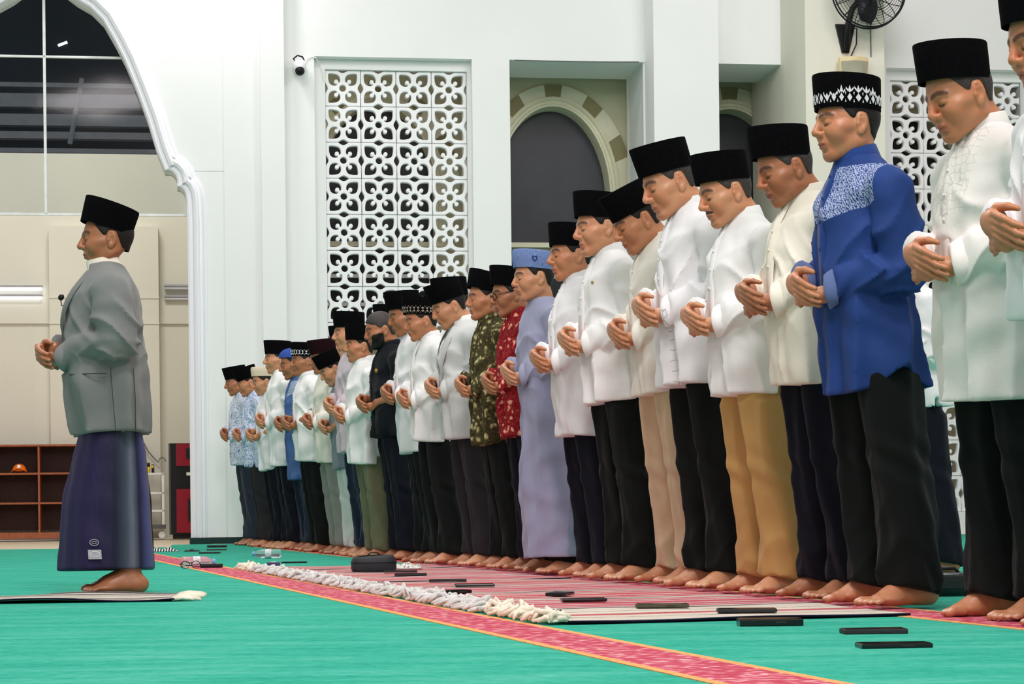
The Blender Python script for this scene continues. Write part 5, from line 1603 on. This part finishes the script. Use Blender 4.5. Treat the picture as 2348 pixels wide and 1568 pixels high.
PEOPLE = [
 dict(off=-0.05, hx=2385, hy=-48, pitch=16, ct=0, girth=1.04, lod='near', shirt=COOLW, hem=.80, legmat=BLACKGREEN, skin=0, yaw=2, watch=(-1, M_wrist), label='man at the right edge of the picture in a white shirt with a dark wristwatch'),
 dict(hx=2182, hy=108, pitch=22, ct=3, girth=1.06, lod='near', shirt=EMB1, hem=.62, legmat=BLACKT, skin=0, yaw=4, sleeve=1.2, grey=True, label='man in a long off-white embroidered shirt, second from the right edge'),
 dict(off=-0.03, hx=1942, hy=182, hz=-.03, pitch=4, ct=-3, girth=1.04, lod='near', shirt=BLUEYOKE, trim=fabric('blue_shirting', '24407E', namt=.08), hem=.70, tail=True, legmat=BLACKT, skin=0, band='arch', yaw=0, sleeve=1.15, label='man in a royal blue shirt with white hatched yoke and white-banded black cap', cuffmat=fabric('pale_cuff', '5A6C98')),
 dict(off=0.015, hx=1785, hy=302, hz=.03, pitch=21, ct=3, girth=1.10, lod='near', shirt=IVORY, hem=.74, legmat=NAVYT, skin=1, yaw=0, grey=True, label='stout man in an ivory shirt and navy trousers beside the blue-shirted man'),
 dict(hx=1650, hy=358, pitch=19, ct=6, girth=1.08, lod='near', shirt=WHITE, hem=.74, legmat=TANT, skin=2, moustache=True, grey=True, wide=1.08, label='man with a moustache in a white shirt and mustard tan trousers'),
 dict(hx=1515, hy=326, pitch=23, ct=14, girth=1.02, lod='near', shirt=EMB2, hem=.74, legmat=BLACKT, skin=2, grey=True, label='tall man with grey geometric embroidery down the front of his white shirt'),
 dict(off=0.055, hx=1436, hy=415, pitch=27, ct=27, girth=1.0, lod='near', shirt=CREAM, hem=.78, legmat=BEIGET, skin=0, wide=.92, label='man with deeply bowed head in a white shirt and pale beige trousers'),
 dict(hx=1372, hy=447, pitch=8, ct=-4, girth=1.04, lod='near', shirt=WHITE, hem=.76, legmat=BLACKT, skin=2, label='man in a crisp white stand-collar shirt left of the beige-trousered man'),
 dict(hx=1310, hy=518, pitch=4, ct=-4, girth=1.06, lod='near', shirt=COOLW, hem=.66, legmat=NAVYT, skin=0, label='man in a long white shirt next to the man in the blue embroidered cap'),
 dict(hx=1223, hy=577, pitch=6, ct=-4, girth=1.0, lod='near', shirt=ROBE, top='thobe', hem=.075, cap='blue', skin=2, legmat=BLACKT, collar=None, placket=False, flare=.02, label='young man in an ankle-length lavender grey robe and blue cap'),
 dict(off=0.03, hx=1168, hy=615, pitch=10, ct=-6, girth=1.0, lod='near', shirt=BATR, hem=.73, legmat=NAVYT, skin=1, glasses=True, goatee=True, collar='fold', label='man with glasses in a red floral batik shirt'),
 dict(hx=1117, hy=621, pitch=4, ct=-17, girth=1.0, shirt=BATG, hem=.70, legmat=BLACKT, skin=0, collar='fold', watch=(-1, M_wrist), label='man in an olive floral batik shirt left of the red batik shirt'),
 dict(hx=1017, hy=642, pitch=22, ct=17, girth=1.04, shirt=GREYJ, inner=WHITE, top='jacket', hem=.73, legmat=CHART, skin=2, watch=(-1, M_wrist), label='man with bowed head in a pale grey blazer'),
 dict(off=-0.05, hx=962, hy=686, pitch=12, ct=-2, girth=1.0, shirt=WHITE, hem=.76, legmat=BLACKT, skin=0, band='double', bandmat=M_thread2, label='man in a white shirt and tan-patterned black cap beside the grey blazer'),
 dict(hx=922, hy=669, pitch=16, ct=4, girth=1.02, shirt=COOLW, hem=.66, legmat=BLACKT, skin=1, watch=(-1, M_bead), label='man in an untucked white shirt with a beaded bracelet'),
 dict(hx=865, hy=708, pitch=14, girth=1.04, shirt=BLACKS, hem=.80, legmat=NAVYT, skin=1, cap=None, goatee=True, beard=True, grey=True, short=True, collar='fold', label='bareheaded bearded man in a black short-sleeved shirt'),
 dict(off=-0.08, hx=826, hy=746, pitch=2, ct=-4, girth=1.04, shirt=WHITE, hem=.68, legmat=OLIVET, skin=0, wide=.9, label='man in a white shirt and olive trousers'),
 dict(hx=800, hy=716, pitch=4, ct=-2, girth=1.0, shirt=MAUVE, hem=.70, legmat=BLUET, skin=2, label='man in a pale mauve shirt'),
 dict(hx=748, hy=798, pitch=30, ct=24, girth=1.0, shirt=SLATES, hem=.68, legmat=WHITET, skin=2, short=True, label='man with steeply bowed head in a slate grey short-sleeved shirt'),
 dict(hx=738, hy=778, pitch=8, ct=6, girth=1.0, shirt=CREAM, hem=.70, legmat=GREYT, skin=1, cap='maroon', label='man in a maroon-black cap behind the steeply bowed man'),
 dict(hx=698, hy=786, pitch=4, ct=-3, girth=1.02, shirt=WHITE, hem=.72, legmat=BLACKT, skin=1, short=True, band='double', collar='fold', label='man in a white short-sleeved shirt and silver-patterned black cap'),
 dict(off=0.05, hx=668, hy=800, pitch=12, ct=0, girth=1.0, shirt=DENIMY, trim=DENIMB, hem=.57, legmat=BLUET, skin=1, cap='skull', short=True, label='man in a bright blue cap and long blue shirt'),
 dict(hx=637, hy=782, pitch=2, ct=-2, girth=1.0, shirt=WHITE, hem=.66, legmat=NAVYT, skin=2, label='tall man in a white shirt standing right of the cream cap'),
 dict(hx=602, hy=842, pitch=12, ct=0, girth=1.04, shirt=COOLW, hem=.70, legmat=NAVYT, skin=2, cap='kufi', short=True, label='man in a round cream cap and white shirt'),
 dict(hx=562, hy=836, pitch=16, ct=18, girth=1.0, shirt=BATB2, hem=.73, legmat=CHART, skin=0, label='man in a blue speckled shirt, second from the far end of the row'),
 dict(hx=538, hy=838, pitch=12, ct=10, girth=1.0, shirt=BATB, hem=.73, legmat=SLATET, skin=1, label='man at the far left end of the row in a pale blue patterned shirt'),
 # second row, half hidden
 dict(hx=2030, hy=524, pos=floor_at(2128, 1312), pitch=10, shirt=COOLW, hem=.79, legmat=NAVYT, skin=1, off=1.8, group='men in the second row', label='man hidden behind the blue-shirted man, only white hem and trousers showing'),
 dict(hx=1030, hy=638, pitch=6, ct=4, shirt=WHITE, hem=.75, legmat=BLACKT, skin=1, off=.5, group='men in the second row', label='man of whom only a black cap shows above the grey blazer man'),
 dict(hx=893, hy=700, pitch=8, ct=-2, shirt=SLATES, hem=.75, legmat=BLACKT, skin=2, off=.5, group='men in the second row', label='man half hidden between the bearded man and the untucked white shirt'),
 dict(hx=788, hy=748, pitch=8, ct=0, shirt=WHITE, hem=.75, legmat=BLACKT, skin=2, off=.42, group='men in the second row', label='man whose face peeps out behind the mauve shirt'),
 # the imam
 dict(hx=250, hy=457, pitch=4, ct=-19, lean=.06, hshift=.045, head=1.06, girth=1.22, lod='near', shirt=GREYSUIT, inner=IVORY, top='jacket', hem=.68, inner_hem=.74, pos=floor_at(282, 1362), yaw=-2,
      leg='skirt', legmat=sarong_mat(), leghem=.095, legtab=[(.05, .215, .208, -.065), (.4, .205, .186, -.042), (.62, .185, .150, -.012), (.72, .165, .118, 0), (1.0, .15, .10, 0)], skin=1, z=.012, group='imam',
      label='imam in a grey suit jacket and purple sarong standing alone in front'),
]
BUILT = []
for i, s in enumerate(PEOPLE):
    s['seed'] = 100 + i * 17
    if ('z' not in s) and 950 < s['hx'] < 2100 and abs(s.get('off', 0)) < .2: s['z'] = .0115
    s.setdefault('z', .0022)
    BUILT.append(person(s))
imam, IP, IHM, IJ = BUILT[-1]
# ---- details of the imam's dress
def side_pt(y, z, out, table=TORSO, sgn=1, grow=0.0):
    a, b, y0 = [float(v[0]) for v in tab(np.array([z]), table)]
    a += grow; b += grow
    r = 1 - min(.995, abs((y - y0) / b)) ** 2.25
    return (sgn * (a * r ** (1 / 2.25) + out), y, z)
def side_patch(name, y0, y1, z0, z1, out, m, parent, p, th=.003, n=6, **kw):
    V = []; F = []
    for i in range(n + 1):
        y = y0 + (y1 - y0) * i / n
        V += [side_pt(y, z0, out, **kw), side_pt(y, z1, out, **kw), side_pt(y, z1, out + th, **kw), side_pt(y, z0, out + th, **kw)]
    for i in range(n):
        a = i * 4; b = a + 4
        F += [(a + 3, a + 2, b + 2, b + 3), (a + 2, a + 1, b + 1, b + 2), (a, a + 3, b + 3, b)]
    F += [(0, 1, 2, 3), (n * 4 + 3, n * 4 + 2, n * 4 + 1, n * 4)]
    return part(name, V, F, m, parent, p, smooth=False)
M_seam = mat('dark_seam', '3A3D3E', .9)
side_patch('pocket_seam', -.13, -.01, .925, .929, .0145, M_seam, IJ, IP, th=.004, grow=.016)
for y_ in (.002, .085):
    for z_ in np.arange(.685, .93, .03): side_patch('side_seam', y_, y_ + .0025, z_, z_ + .03, .0135, M_seam, IJ, IP, th=.004, n=1, grow=.016 + .006 * (1.15 - z_) / .47)
def front_pt(x, z, out, grow=0.0):
    a, b, y0 = [float(v[0]) for v in tab(np.array([z]), TORSO)]
    a += grow; b += grow
    r = 1 - min(.99, abs(x / a)) ** 2.25
    return (x, y0 - b * r ** (1 / 2.25) - out, z)
for (jk, pp, mm) in ((IJ, IP, GREYSUIT), (BUILT[12][3], BUILT[12][1], GREYJ)):
    for s_ in (1, -1):
        V = []; F = []; zs_l = np.linspace(1.38, 1.10, 12)
        for i, z in enumerate(zs_l):
            x0 = .014 + .05 * np.clip((z - 1.10) / .25, 0, 1); wd = .012 + .05 * math.sin(PI * min(1, (1.38 - z) / .28 * .9 + .1)) ** .8
            V += [front_pt(s_ * x0, z, .006, .015), front_pt(s_ * (x0 + wd), z, .011, .015), front_pt(s_ * (x0 + wd), z, .004, .015)]
        for i in range(11):
            a = i * 3; b = a + 3
            F += [(a, a + 1, b + 1, b), (a + 1, a + 2, b + 2, b + 1)]
        part('lapel', V, F, mm, jk, pp)
g = MB(); q = Vector(front_pt(.045, 1.235, -.006, .015))
g.lathe([(.0, .014), (.008, .011), (.011, .002), (.009, -.008), (.004, -.012)], 12, Matrix.Translation(q + Vector((0, -.022, .03))), cap=False)
g.tube([q + Vector((0, -.022, .02)), q + Vector((0, -.018, -.005)), q + Vector((0, .012, -.01))], .002, 6)
part('microphone', g.v, g.f, M_black, imam, IP)
SKT = [s for s in PEOPLE if s.get('legname', '') == '' and s.get('leg') == 'skirt'][0]['legtab']
M_label = mat('woven_label', 'A9ABB2', .7)
sar = [c for c in imam.children if c.name.startswith('sarong')][0]
side_patch('sewn_label', -.148, -.093, .145, .185, .014, M_label, sar, IP, th=.002, table=SKT)
# oval woven emblem above the label
V = []
g = MB(); pts = []
for i in range(24):
    t = 2 * PI * i / 24
    pts.append(side_pt(-.12 + .018 * math.cos(t), .216 + .013 * math.sin(t), .016, SKT))
g.tube(pts, .0018, 5, closed=True)
g.tube([side_pt(-.12 + .009 * math.cos(2 * PI * i / 16), .216 + .005 * math.sin(2 * PI * i / 16), .016, SKT) for i in range(16)], .0015, 5, closed=True)
part('woven_emblem', g.v, g.f, M_label, sar, IP)
g = MB(); g.tube([side_pt(-.12 + .02 * math.cos(2 * PI * i / 20), .166 + .011 * math.sin(2 * PI * i / 20), .0175, SKT) for i in range(20)], .0012, 5, closed=True)
part('label_emblem', g.v, g.f, M_whitemetal, sar, IP)
# chest emblems
M_gold = mat('gold_thread', 'A9802E', .6)
def chest_emblem(k, x, z, r, m, nm='emblem'):
    root, pp, hm, sh = BUILT[k]
    g = MB(); q = Vector(front_pt(x, z, .008 + PEOPLE[k].get('grow', 0)))
    g.lathe([(0, .003), (r, .002), (r, 0)], 12, Matrix.Translation(q) @ Matrix.Rotation(math.atan2(x, .16), 4, 'Z') @ Matrix.Rotation(PI / 2, 4, 'X'), cap=False)
    part(nm, g.v, g.f, m, sh, pp)
chest_emblem(15, .095, 1.235, .014, M_gold)
chest_emblem(7, .09, 1.27, .006, M_gold, 'pin')
# ================================================================== RUGS
M_fringe = mat('cream_fringe', 'E9E2CE', .95, spec=.05, nscale=40, namt=.12, bump=.4, bscale=120)
M_fringeg = mat('grey_white_fringe', 'D6D4D0', .95, spec=.05, nscale=40, namt=.15, bump=.4, bscale=120)
M_under = mat('navy_rug_edge', '14182B', .95, spec=.05)
def rug_mat(name, ground, stripe, cream, dark, off):
    """woven prayer rug: stripes run along its length (local y)"""
    t = NT(name); t.b.inputs['Roughness'].default_value = .95; t.b.inputs['Specular IOR Level'].default_value = .06
    tc = t.n('TexCoord'); sp_ = t.n('SeparateXYZ'); t.l(tc.outputs['Object'], sp_.inputs[0])
    nn = t.noise(t.coord((3, 14, 1)), 5, 3)
    w = t.math('ADD', t.math('MULTIPLY', sp_.outputs[1], 1 / .66), t.math('MULTIPLY', t.math('ADD', nn, -.5), .035))
    st = t.ramp(t.math('ADD', w, .5), [(.0, dark), (.02, cream), (.10, stripe), (.20, cream), (.25, dark), (.27, stripe), (.38, cream), (.44, ground), (.58, stripe), (.64, cream), (.70, stripe), (.78, dark), (.80, cream), (.86, stripe), (.95, cream)], 'CONSTANT')
    vo = t.n('TexVoronoi', feature='F1'); vo.inputs['Scale'].default_value = 42; t.l(t.coord((1, 1.4, 1)), vo.inputs['Vector'])
    sk = t.ramp(vo.outputs['Distance'], [(.0, dark), (.2, dark), (.22, cream)], 'CONSTANT')
    t.base(t.mix(.18, st, sk)); t.bump(t.noise(t.coord(), 150, 2), .4, .004)
    return t.m
RUGM = [rug_mat('red_cream_rug', 'C01A44', 'B8163E', 'CFC3B8', '4A2A30', 0), rug_mat('crimson_grey_rug', 'B81840', 'C02048', 'C8BEB6', '4A2A32', 1), rug_mat('navy_cream_rug', 'B01F3E', 'C8BCAE', 'D8CFC0', '20243A', 2)]
def rug_mesh(w, l, seed, amp=.004):
    rnd = random.Random(seed); ph = [rnd.uniform(0, 6.28) for _ in range(6)]
    nx, ny = 40, 16; V = []; F = []
    def h(x, y):
        e = abs(y) / (w / 2)
        return .007 + amp * (.5 + .5 * math.sin(9 * x + ph[0] + 2 * math.sin(3 * y + ph[1]))) * (.35 + .65 * e ** 4)
    for i in range(nx + 1):
        for j in range(ny + 1):
            x = -l / 2 + l * i / nx; y = -w / 2 + w * j / ny
            y += .006 * math.sin(6 * x + ph[2]) * abs(y) / w
            V.append((x, y, h(x, y)))
    n = len(V)
    V += [(x, y, max(0.0005, z - .006)) for x, y, z in V]
    r = ny + 1
    for i in range(nx):
        for j in range(ny):
            a = i * r + j; F.append((a, a + r, a + r + 1, a + 1)); F.append((n + a, n + a + 1, n + a + r + 1, n + a + r))
    bord = [i * r for i in range(nx + 1)] + [nx * r + j for j in range(1, r)] + [i * r + ny for i in range(nx - 1, -1, -1)] + [j for j in range(ny - 1, 0, -1)]
    for a, b in zip(bord, bord[1:] + bord[:1]): F.append((a, n + a, n + b, b))
    return V, F, len(F) - len(bord)
def rug(center, rot, w, l, m, seed, label, fringe, group=None, fr_end=-1, fm=None, amp=.004, both=False):
    e = empty('prayer_rug', center, rot); setp(e, label, 'rug', group)
    V, F, nb = rug_mesh(w, l, seed, amp)
    me = mesh('pile', V, F, True); me.materials.append(m); me.materials.append(M_under)
    for i in range(nb, len(me.polygons)): me.polygons[i].material_index = 1
    link('pile', me, None, e)
    rnd = random.Random(seed + 3)
    for end in ((-1, 1) if both else (fr_end,)):
        g = MB(); tang = fringe == 'tangled'; k = int(w / (.0085 if tang else .012))
        for i in range(k):
            y = -w / 2 + w * (i + .5) / k; x = end * l / 2
            if tang:
                lump = .5 + .5 * math.sin(i * .33 + seed) * math.sin(i * .13 + 2 * seed)
                L = rnd.uniform(.04, .10); q = [(x - end * .012, y, .008)]; yy = y; top_ = .012 + .036 * lump
                for m_ in range(1, 5):
                    yy = min(max(yy + rnd.uniform(-.022, .022), -w / 2 + .008), w / 2 - .008)
                    q.append((x + end * (L * m_ / 4 + rnd.uniform(-.02, .02)), yy, .006 + top_ * rnd.uniform(.3, 1.0) * math.sin(PI * min(.95, m_ / 4.2))))
                g.tube(q, [.005, .0085, .009, .0085, .004], 6)
            else:
                L = rnd.uniform(.06, .10); dy = rnd.uniform(-.012, .012); hh = rnd.uniform(.006, .014)
                g.tube([(x - end * .01, y, .007), (x + end * L * .4, y + dy * .4, hh), (x + end * L * .8, y + dy, hh * .8), (x + end * L, y + dy * 1.6, .004)], [.006, .006, .005, .003], 6)
        g.build('fringe', fm or M_fringe, e, True)
    return e
rot = math.atan2(EF.y, EF.x) + PI          # local +x points to the back of the row
RN = floor_at(1283, 1434); RF = floor_at(560, 1305)
RL = (RF - RN).length; NRUG = 9; RW = RL / NRUG
LEN = (floor_at(2062, 1413) - RN).length
names = ['nearest prayer rug with dark navy edge and cream knotted fringe', 'second prayer rug from the camera in the overlapping row of rugs', 'third prayer rug from the camera in the overlapping row of rugs', 'fourth prayer rug from the camera in the overlapping row of rugs',
         'middle prayer rug of the overlapping row of rugs', 'fourth prayer rug from the far end of the overlapping row', 'third prayer rug from the far end of the overlapping row', 'second prayer rug from the far end, under the dark pouch', 'farthest prayer rug of the row, beside the fallen bottle']
rdir = (RF - RN).normalized()
for i in range(NRUG):
    c = RN + rdir * RW * (i + .5) - EF * (LEN / 2 + .03)
    c.z = .0022 + .0004 * (i % 2)
    rug(c, rot, RW * .985, LEN, RUGM[2] if i == 0 else RUGM[i % 2], 40 + i, names[i], 'tangled', 'red and cream prayer rugs laid side by side', fm=M_fringe if i in (0, 8) else M_fringeg)
M_fluff = mat('white_fringe_yarn', 'E4E2DE', .95, spec=.05, bump=.5, bscale=90)
# imam's rug
ie = floor_at(408, 1369)
rug(ie + EF * .62 + Vector((0, 0, .0005)), rot + math.radians(-9), .62, 1.24, rug_mat('cream_black_rug', 'D8D0C0', '3A3440', 'D9D2C4', '221F28', 3), 77, 'cream and navy prayer rug under the imam with a cream tassel fringe', 'straight', fr_end=1, amp=.014)

# ================================================================== THINGS ON THE FLOOR
M_phone = mat('black_glass', '0B0C0E', .2, spec=.5); M_phoneg = mat('olive_case', '4C4A38', .6); M_phonegr = mat('dark_grey_case', '2A2C2E', .6); M_rim = mat('phone_rim', '3A3C40', .35, metal=.5)
def on_floor(px, py, z=0.0): return floor_at(px, py, z)
def phone(px, py, wpx, label, m=None, th=.010, rotz=0.0, z=.0, lens=True):
    m = m or M_phone
    c = on_floor(px, py, z); L = wpx / FPX * c.y
    L = min(max(L, .12), .20)
    e = empty('phone', c, rotz); setp(e, label, 'phone', 'phones lying on the floor')
    g = MB(); g.box((0, 0, th / 2), (L, .076, th), bev=.003); g.build('body', m, e)
    g = MB(); g.box((0, 0, th + .0003), (L - .006, .070, .0012)); g.build('screen', M_phone, e)
    g = MB(); g.box((L * .15, -.0385, th * .55), (.03, .0012, th * .25)); g.build('side_button', M_rim, e)
    return e
RZ = .0138
phone(2003, 1452, 146, 'dark grey phone on the green carpet, nearer the rug of the two at right', M_phonegr, .013, .05)
phone(2049, 1484, 165, 'black phone lowest in the picture on the green carpet at right', None, .011, .08)
phone(1765, 1434, 146, 'thick black phone with folded case on the carpet by the navy rug edge', None, .020, .04)
phone(1712, 1403, 135, 'dark phone lying on the cream border of the nearest rug', M_phonegr, .011, -.02, RZ)
phone(1518, 1392, 120, 'olive green phone lying on the nearest rug', M_phoneg, .011, .02, RZ)
phone(1338, 1378, 103, 'black phone on the red stripes right of the small phone', None, .010, .1, RZ)
phone(1284, 1365, 55, 'small black phone lying end on amid the rugs', None, .012, 1.25, RZ)
phone(1040, 1360, 70, 'phone lying beside the grey knotted fringe', None, .012, .5, RZ)
phone(1088, 1344, 90, 'phone lying on the rug behind the fringe, lower of two', None, .010, .1, RZ)
phone(1027, 1333, 86, 'phone lying on the rug behind the fringe, upper of two', None, .010, .0, RZ)
phone(942, 1319, 74, 'thin black phone just right of the dark pouch, nearer one', None, .009, .0, RZ)
phone(919, 1312, 76, 'thin grey phone touching the dark pouch', M_phonegr, .009, .05, RZ)
phone(675, 1291, 58, 'slim black phone on the carpet left of the dark pouch', None, .009, .0)
phone(481, 1269, 48, 'nearest of three black slabs beside the arch foot', None, .012, .0)
phone(497, 1261.5, 44, 'middle one of three black slabs beside the arch foot', M_phonegr, .01, .0)
phone(498, 1255, 44, 'farthest of three black slabs beside the arch foot', None, .02, .0)
c = on_floor(485, 1302); e = empty('wallet', c, .1); setp(e, 'black wallet beside the fallen water bottle on the red band', 'wallet')
g = MB(); g.box((0, 0, .012), (.13, .08, .02), bev=.006); g.build('body', M_black, e); g = MB(); g.box((0, 0, .0235), (.132, .082, .003), bev=.001); g.build('flap', M_darkmetal, e)
# eyeglasses by the bottle
c = on_floor(437, 1304, .002); e = empty('eyeglasses', c, .5); setp(e, 'folded thin black eyeglasses lying by the fallen water bottle', 'eyeglasses')
g = MB()
for s_ in (1, -1): g.tube([(.033 * s_ + .026 * math.cos(2 * PI * i / 20), 0, .024 + .021 * math.sin(2 * PI * i / 20)) for i in range(20)], .002, 6, closed=True)
g.tube([(-.008, 0, .03), (0, -.003, .034), (.008, 0, .03)], .002, 6); g.build('frame', M_black, e, True)
for s_ in (1, -1):
    g = MB(); g.tube([(.059 * s_, 0, .03), (.058 * s_, .02, .026), (-.05 * s_, .028 + .006 * s_, .012)], .002, 6); g.build('temple', M_black, e, True)
# water bottles
def plastic():
    t = NT('clear_plastic'); t.b.inputs['Base Color'].default_value = lin('EEF4F8'); t.b.inputs['Transmission Weight'].default_value = .85
    t.b.inputs['Roughness'].default_value = .12; t.b.inputs['IOR'].default_value = 1.2; t.b.inputs['Specular IOR Level'].default_value = .6
    return t.m
M_clear = plastic(); M_bcap = mat('pale_blue_cap', '7FA9D8', .45); M_lab = mat('bottle_label', 'D9D6DC', .5, nscale=60, namt=.25)
def bottle(px, py, rz, label, capm, L=.20):
    r = .032
    c = on_floor(px, py, 0); e = empty('water_bottle', c, rz); setp(e, label, 'bottle', 'fallen water bottles')
    M = Matrix.Translation((0, 0, r + .0005)) @ Matrix.Rotation(PI / 2, 4, 'Y') @ Matrix.Translation((0, 0, -L / 2))
    prof = [(.005, .004), (.026, 0), (r, .008)]
    for i in range(6): prof += [(r, .02 + i * .018), (r * .93, .028 + i * .018)]
    prof += [(r, .135), (r * .9, .15), (.018, .172), (.0125, .178), (.0125, .185)]
    g = MB(); g.lathe(prof, 20, M); g.build('body', M_clear, e, True)
    g = MB(); g.lathe([(.0155, .182), (.016, .184), (.016, .199), (.014, .201)], 16, M); g.build('cap', capm, e, auto=.6)
    g = MB(); g.lathe([(r + .0006, .07), (r + .0006, .112)], 20, M, cap=False); g.build('label_sleeve', M_lab, e, True)
    return e
bottle(455, 1300, .15, 'clear water bottle lying on the red band by the eyeglasses', M_bcap, .2)
bottle(612, 1280, PI + .1, 'clear water bottle lying on the green carpet in front of the feet', M_bcap, .2)
# dark zip pouch
c = on_floor(857, 1309, RZ); e = empty('zip_pouch', c, .12); setp(e, 'dark grey zipped pouch lying on the far rugs in front of the feet', 'bag')
M_pouch = mat('dark_grey_nylon', '2C2F34', .6, bump=.2, bscale=150)
wp = 104 / FPX * c.y
g = MB(); n = 24; V = []; F = []
rings_ = []
for z, sx, sy in ((0, .94, .92), (.012, 1.0, 1.0), (.045, 1.0, 1.0), (.065, .96, .94), (.078, .86, .80), (.082, .5, .45)):
    rings_.append([(x * sx, y * sy, z + (.006 * math.sin(5 * x) if z > .06 else 0)) for x, y, _z in ring(.09, wp / 2, 3.6, 0, y0=0, seg=28)])
V, F = loft(rings_, cap_bot=True); obj('body', V, F, M_pouch, e, True)
g = MB(); g.tube([(x * 1.005, y * 1.005, .046) for x, y, _z in ring(.09, wp / 2, 3.6, 0, y0=0, seg=28)], .003, 6, closed=True); g.build('piping', M_black, e, True)
g = MB(); g.tube([(-wp * .36, -.05, .078), (-wp * .1, -.055, .083), (wp * .2, -.052, .083), (wp * .36, -.045, .076)], .003, 6); g.build('zip', M_black, e, True)
g = MB(); g.tube([(-.03, .03, .082), (-.01, .035, .096), (.02, .035, .095), (.035, .03, .082)], .004, 6); g.build('grab_loop', M_black, e, True)
# crumpled white cloth beside the pouch
def cloth(px, py, wx, wy, hgt, seed, m, name, label, cat, z=0.0, rz=0.0):
    rnd = random.Random(seed); ph = [rnd.uniform(0, 6) for _ in range(5)]
    c = on_floor(px, py, z); e = empty(name, c, rz); setp(e, label, cat)
    n = 22; V = []; F = []
    for i in range(n + 1):
        for j in range(n + 1):
            u, v = i / n - .5, j / n - .5
            env = max(0, 1 - (2 * abs(u)) ** 4) * max(0, 1 - (2 * abs(v)) ** 4)
            V.append((u * wx, v * wy, .002 + hgt * env * (.55 + .25 * math.sin(14 * u + ph[0] + 3 * v) + .2 * math.sin(11 * v + ph[1] - 5 * u))))
    for i in range(n):
        for j in range(n):
            a = i * (n + 1) + j; F.append((a, a + n + 1, a + n + 2, a + 1))
    b = len(V); V += [(x, y, 0.0) for x, y, z_ in V[:]]
    bd = [i * (n + 1) for i in range(n + 1)] + [n * (n + 1) + j for j in range(1, n + 1)] + [i * (n + 1) + n for i in range(n - 1, -1, -1)] + list(range(n - 1, 0, -1))
    for p_, q_ in zip(bd, bd[1:] + bd[:1]): F.append((p_, b + p_, b + q_, q_))
    F.append(tuple(b + q_ for q_ in bd[::-1]))
    obj('fabric', V, F, m, e, True)
    return e
M_print = batik('white_black_print', ('E6E4DE', 'DEDBD4', '2A2A2E', 'EFEDE8'), 60)
cloth(934, 1303, .16, .12, .035, 3, M_print, 'folded_cloth', 'folded white cloth with black print beside the dark pouch', 'cloth', RZ)
def stripes():
    t = NT('black_white_stripe'); t.b.inputs['Roughness'].default_value = .9
    w = t.n('TexWave', wave_type='BANDS', bands_direction='X'); w.inputs['Scale'].default_value = 14; t.l(t.coord(), w.inputs['Vector'])
    t.base(t.ramp(w.outputs['Fac'], [(.4, '1C1E20'), (.55, 'DDE0DE')])); return t.m
cloth(372, 1264, .27, .16, .035, 6, stripes(), 'striped_cloth', 'black and white striped cloth lying at the far end of the red band', 'cloth', .002)
cloth(440, 1264.5, .13, .08, .02, 8, M_black, 'glove', 'small crumpled black cloth beside the striped cloth', 'cloth')
# small purple packet
c = on_floor(627, 1297); e = empty('tissue_packet', c, .2); setp(e, 'tiny purple and white packet at the far corner of the rugs', 'packet')
g = MB(); g.box((0, 0, .012), (.075, .045, .022), bev=.006); g.build('body', mat('purple_film', '5A3A6E', .35), e); g = MB(); g.box((0, 0, .0235), (.03, .047, .002)); g.build('sticker', M_whitemetal, e)
# black leather bag behind the second man from the right
c = on_floor(2172, 1366); e = empty('leather_bag', c, .2); setp(e, 'shiny black leather bag standing on the carpet behind the near feet', 'bag')
M_lea = mat('black_leather', '0F1012', .25, spec=.5, bump=.3, bscale=60)
k_ = c.y / FPX
rings_ = []
for z, sx, sy in ((0, .92, .9), (.012, 1, 1), (.05, 1, 1), (.075, .93, .93), (.085, .6, .6)):
    rings_.append([(x * sx, y * sy, z) for x, y, _z in ring(.06, 52 * k_, 3.2, 0, y0=0, seg=24)])
V, F = loft(rings_, cap_bot=True); obj('body', V, F, M_lea, e, True)
g = MB(); g.box((-.01, -.055, .05), (86 * k_, .012, .05), bev=.005); g.build('front_pocket', M_lea, e)
g = MB(); g.tube([(-.05, 0, .08), (-.03, .0, .1), (.03, .0, .1), (.05, 0, .08)], .006, 8); g.build('handle', M_lea, e, True)
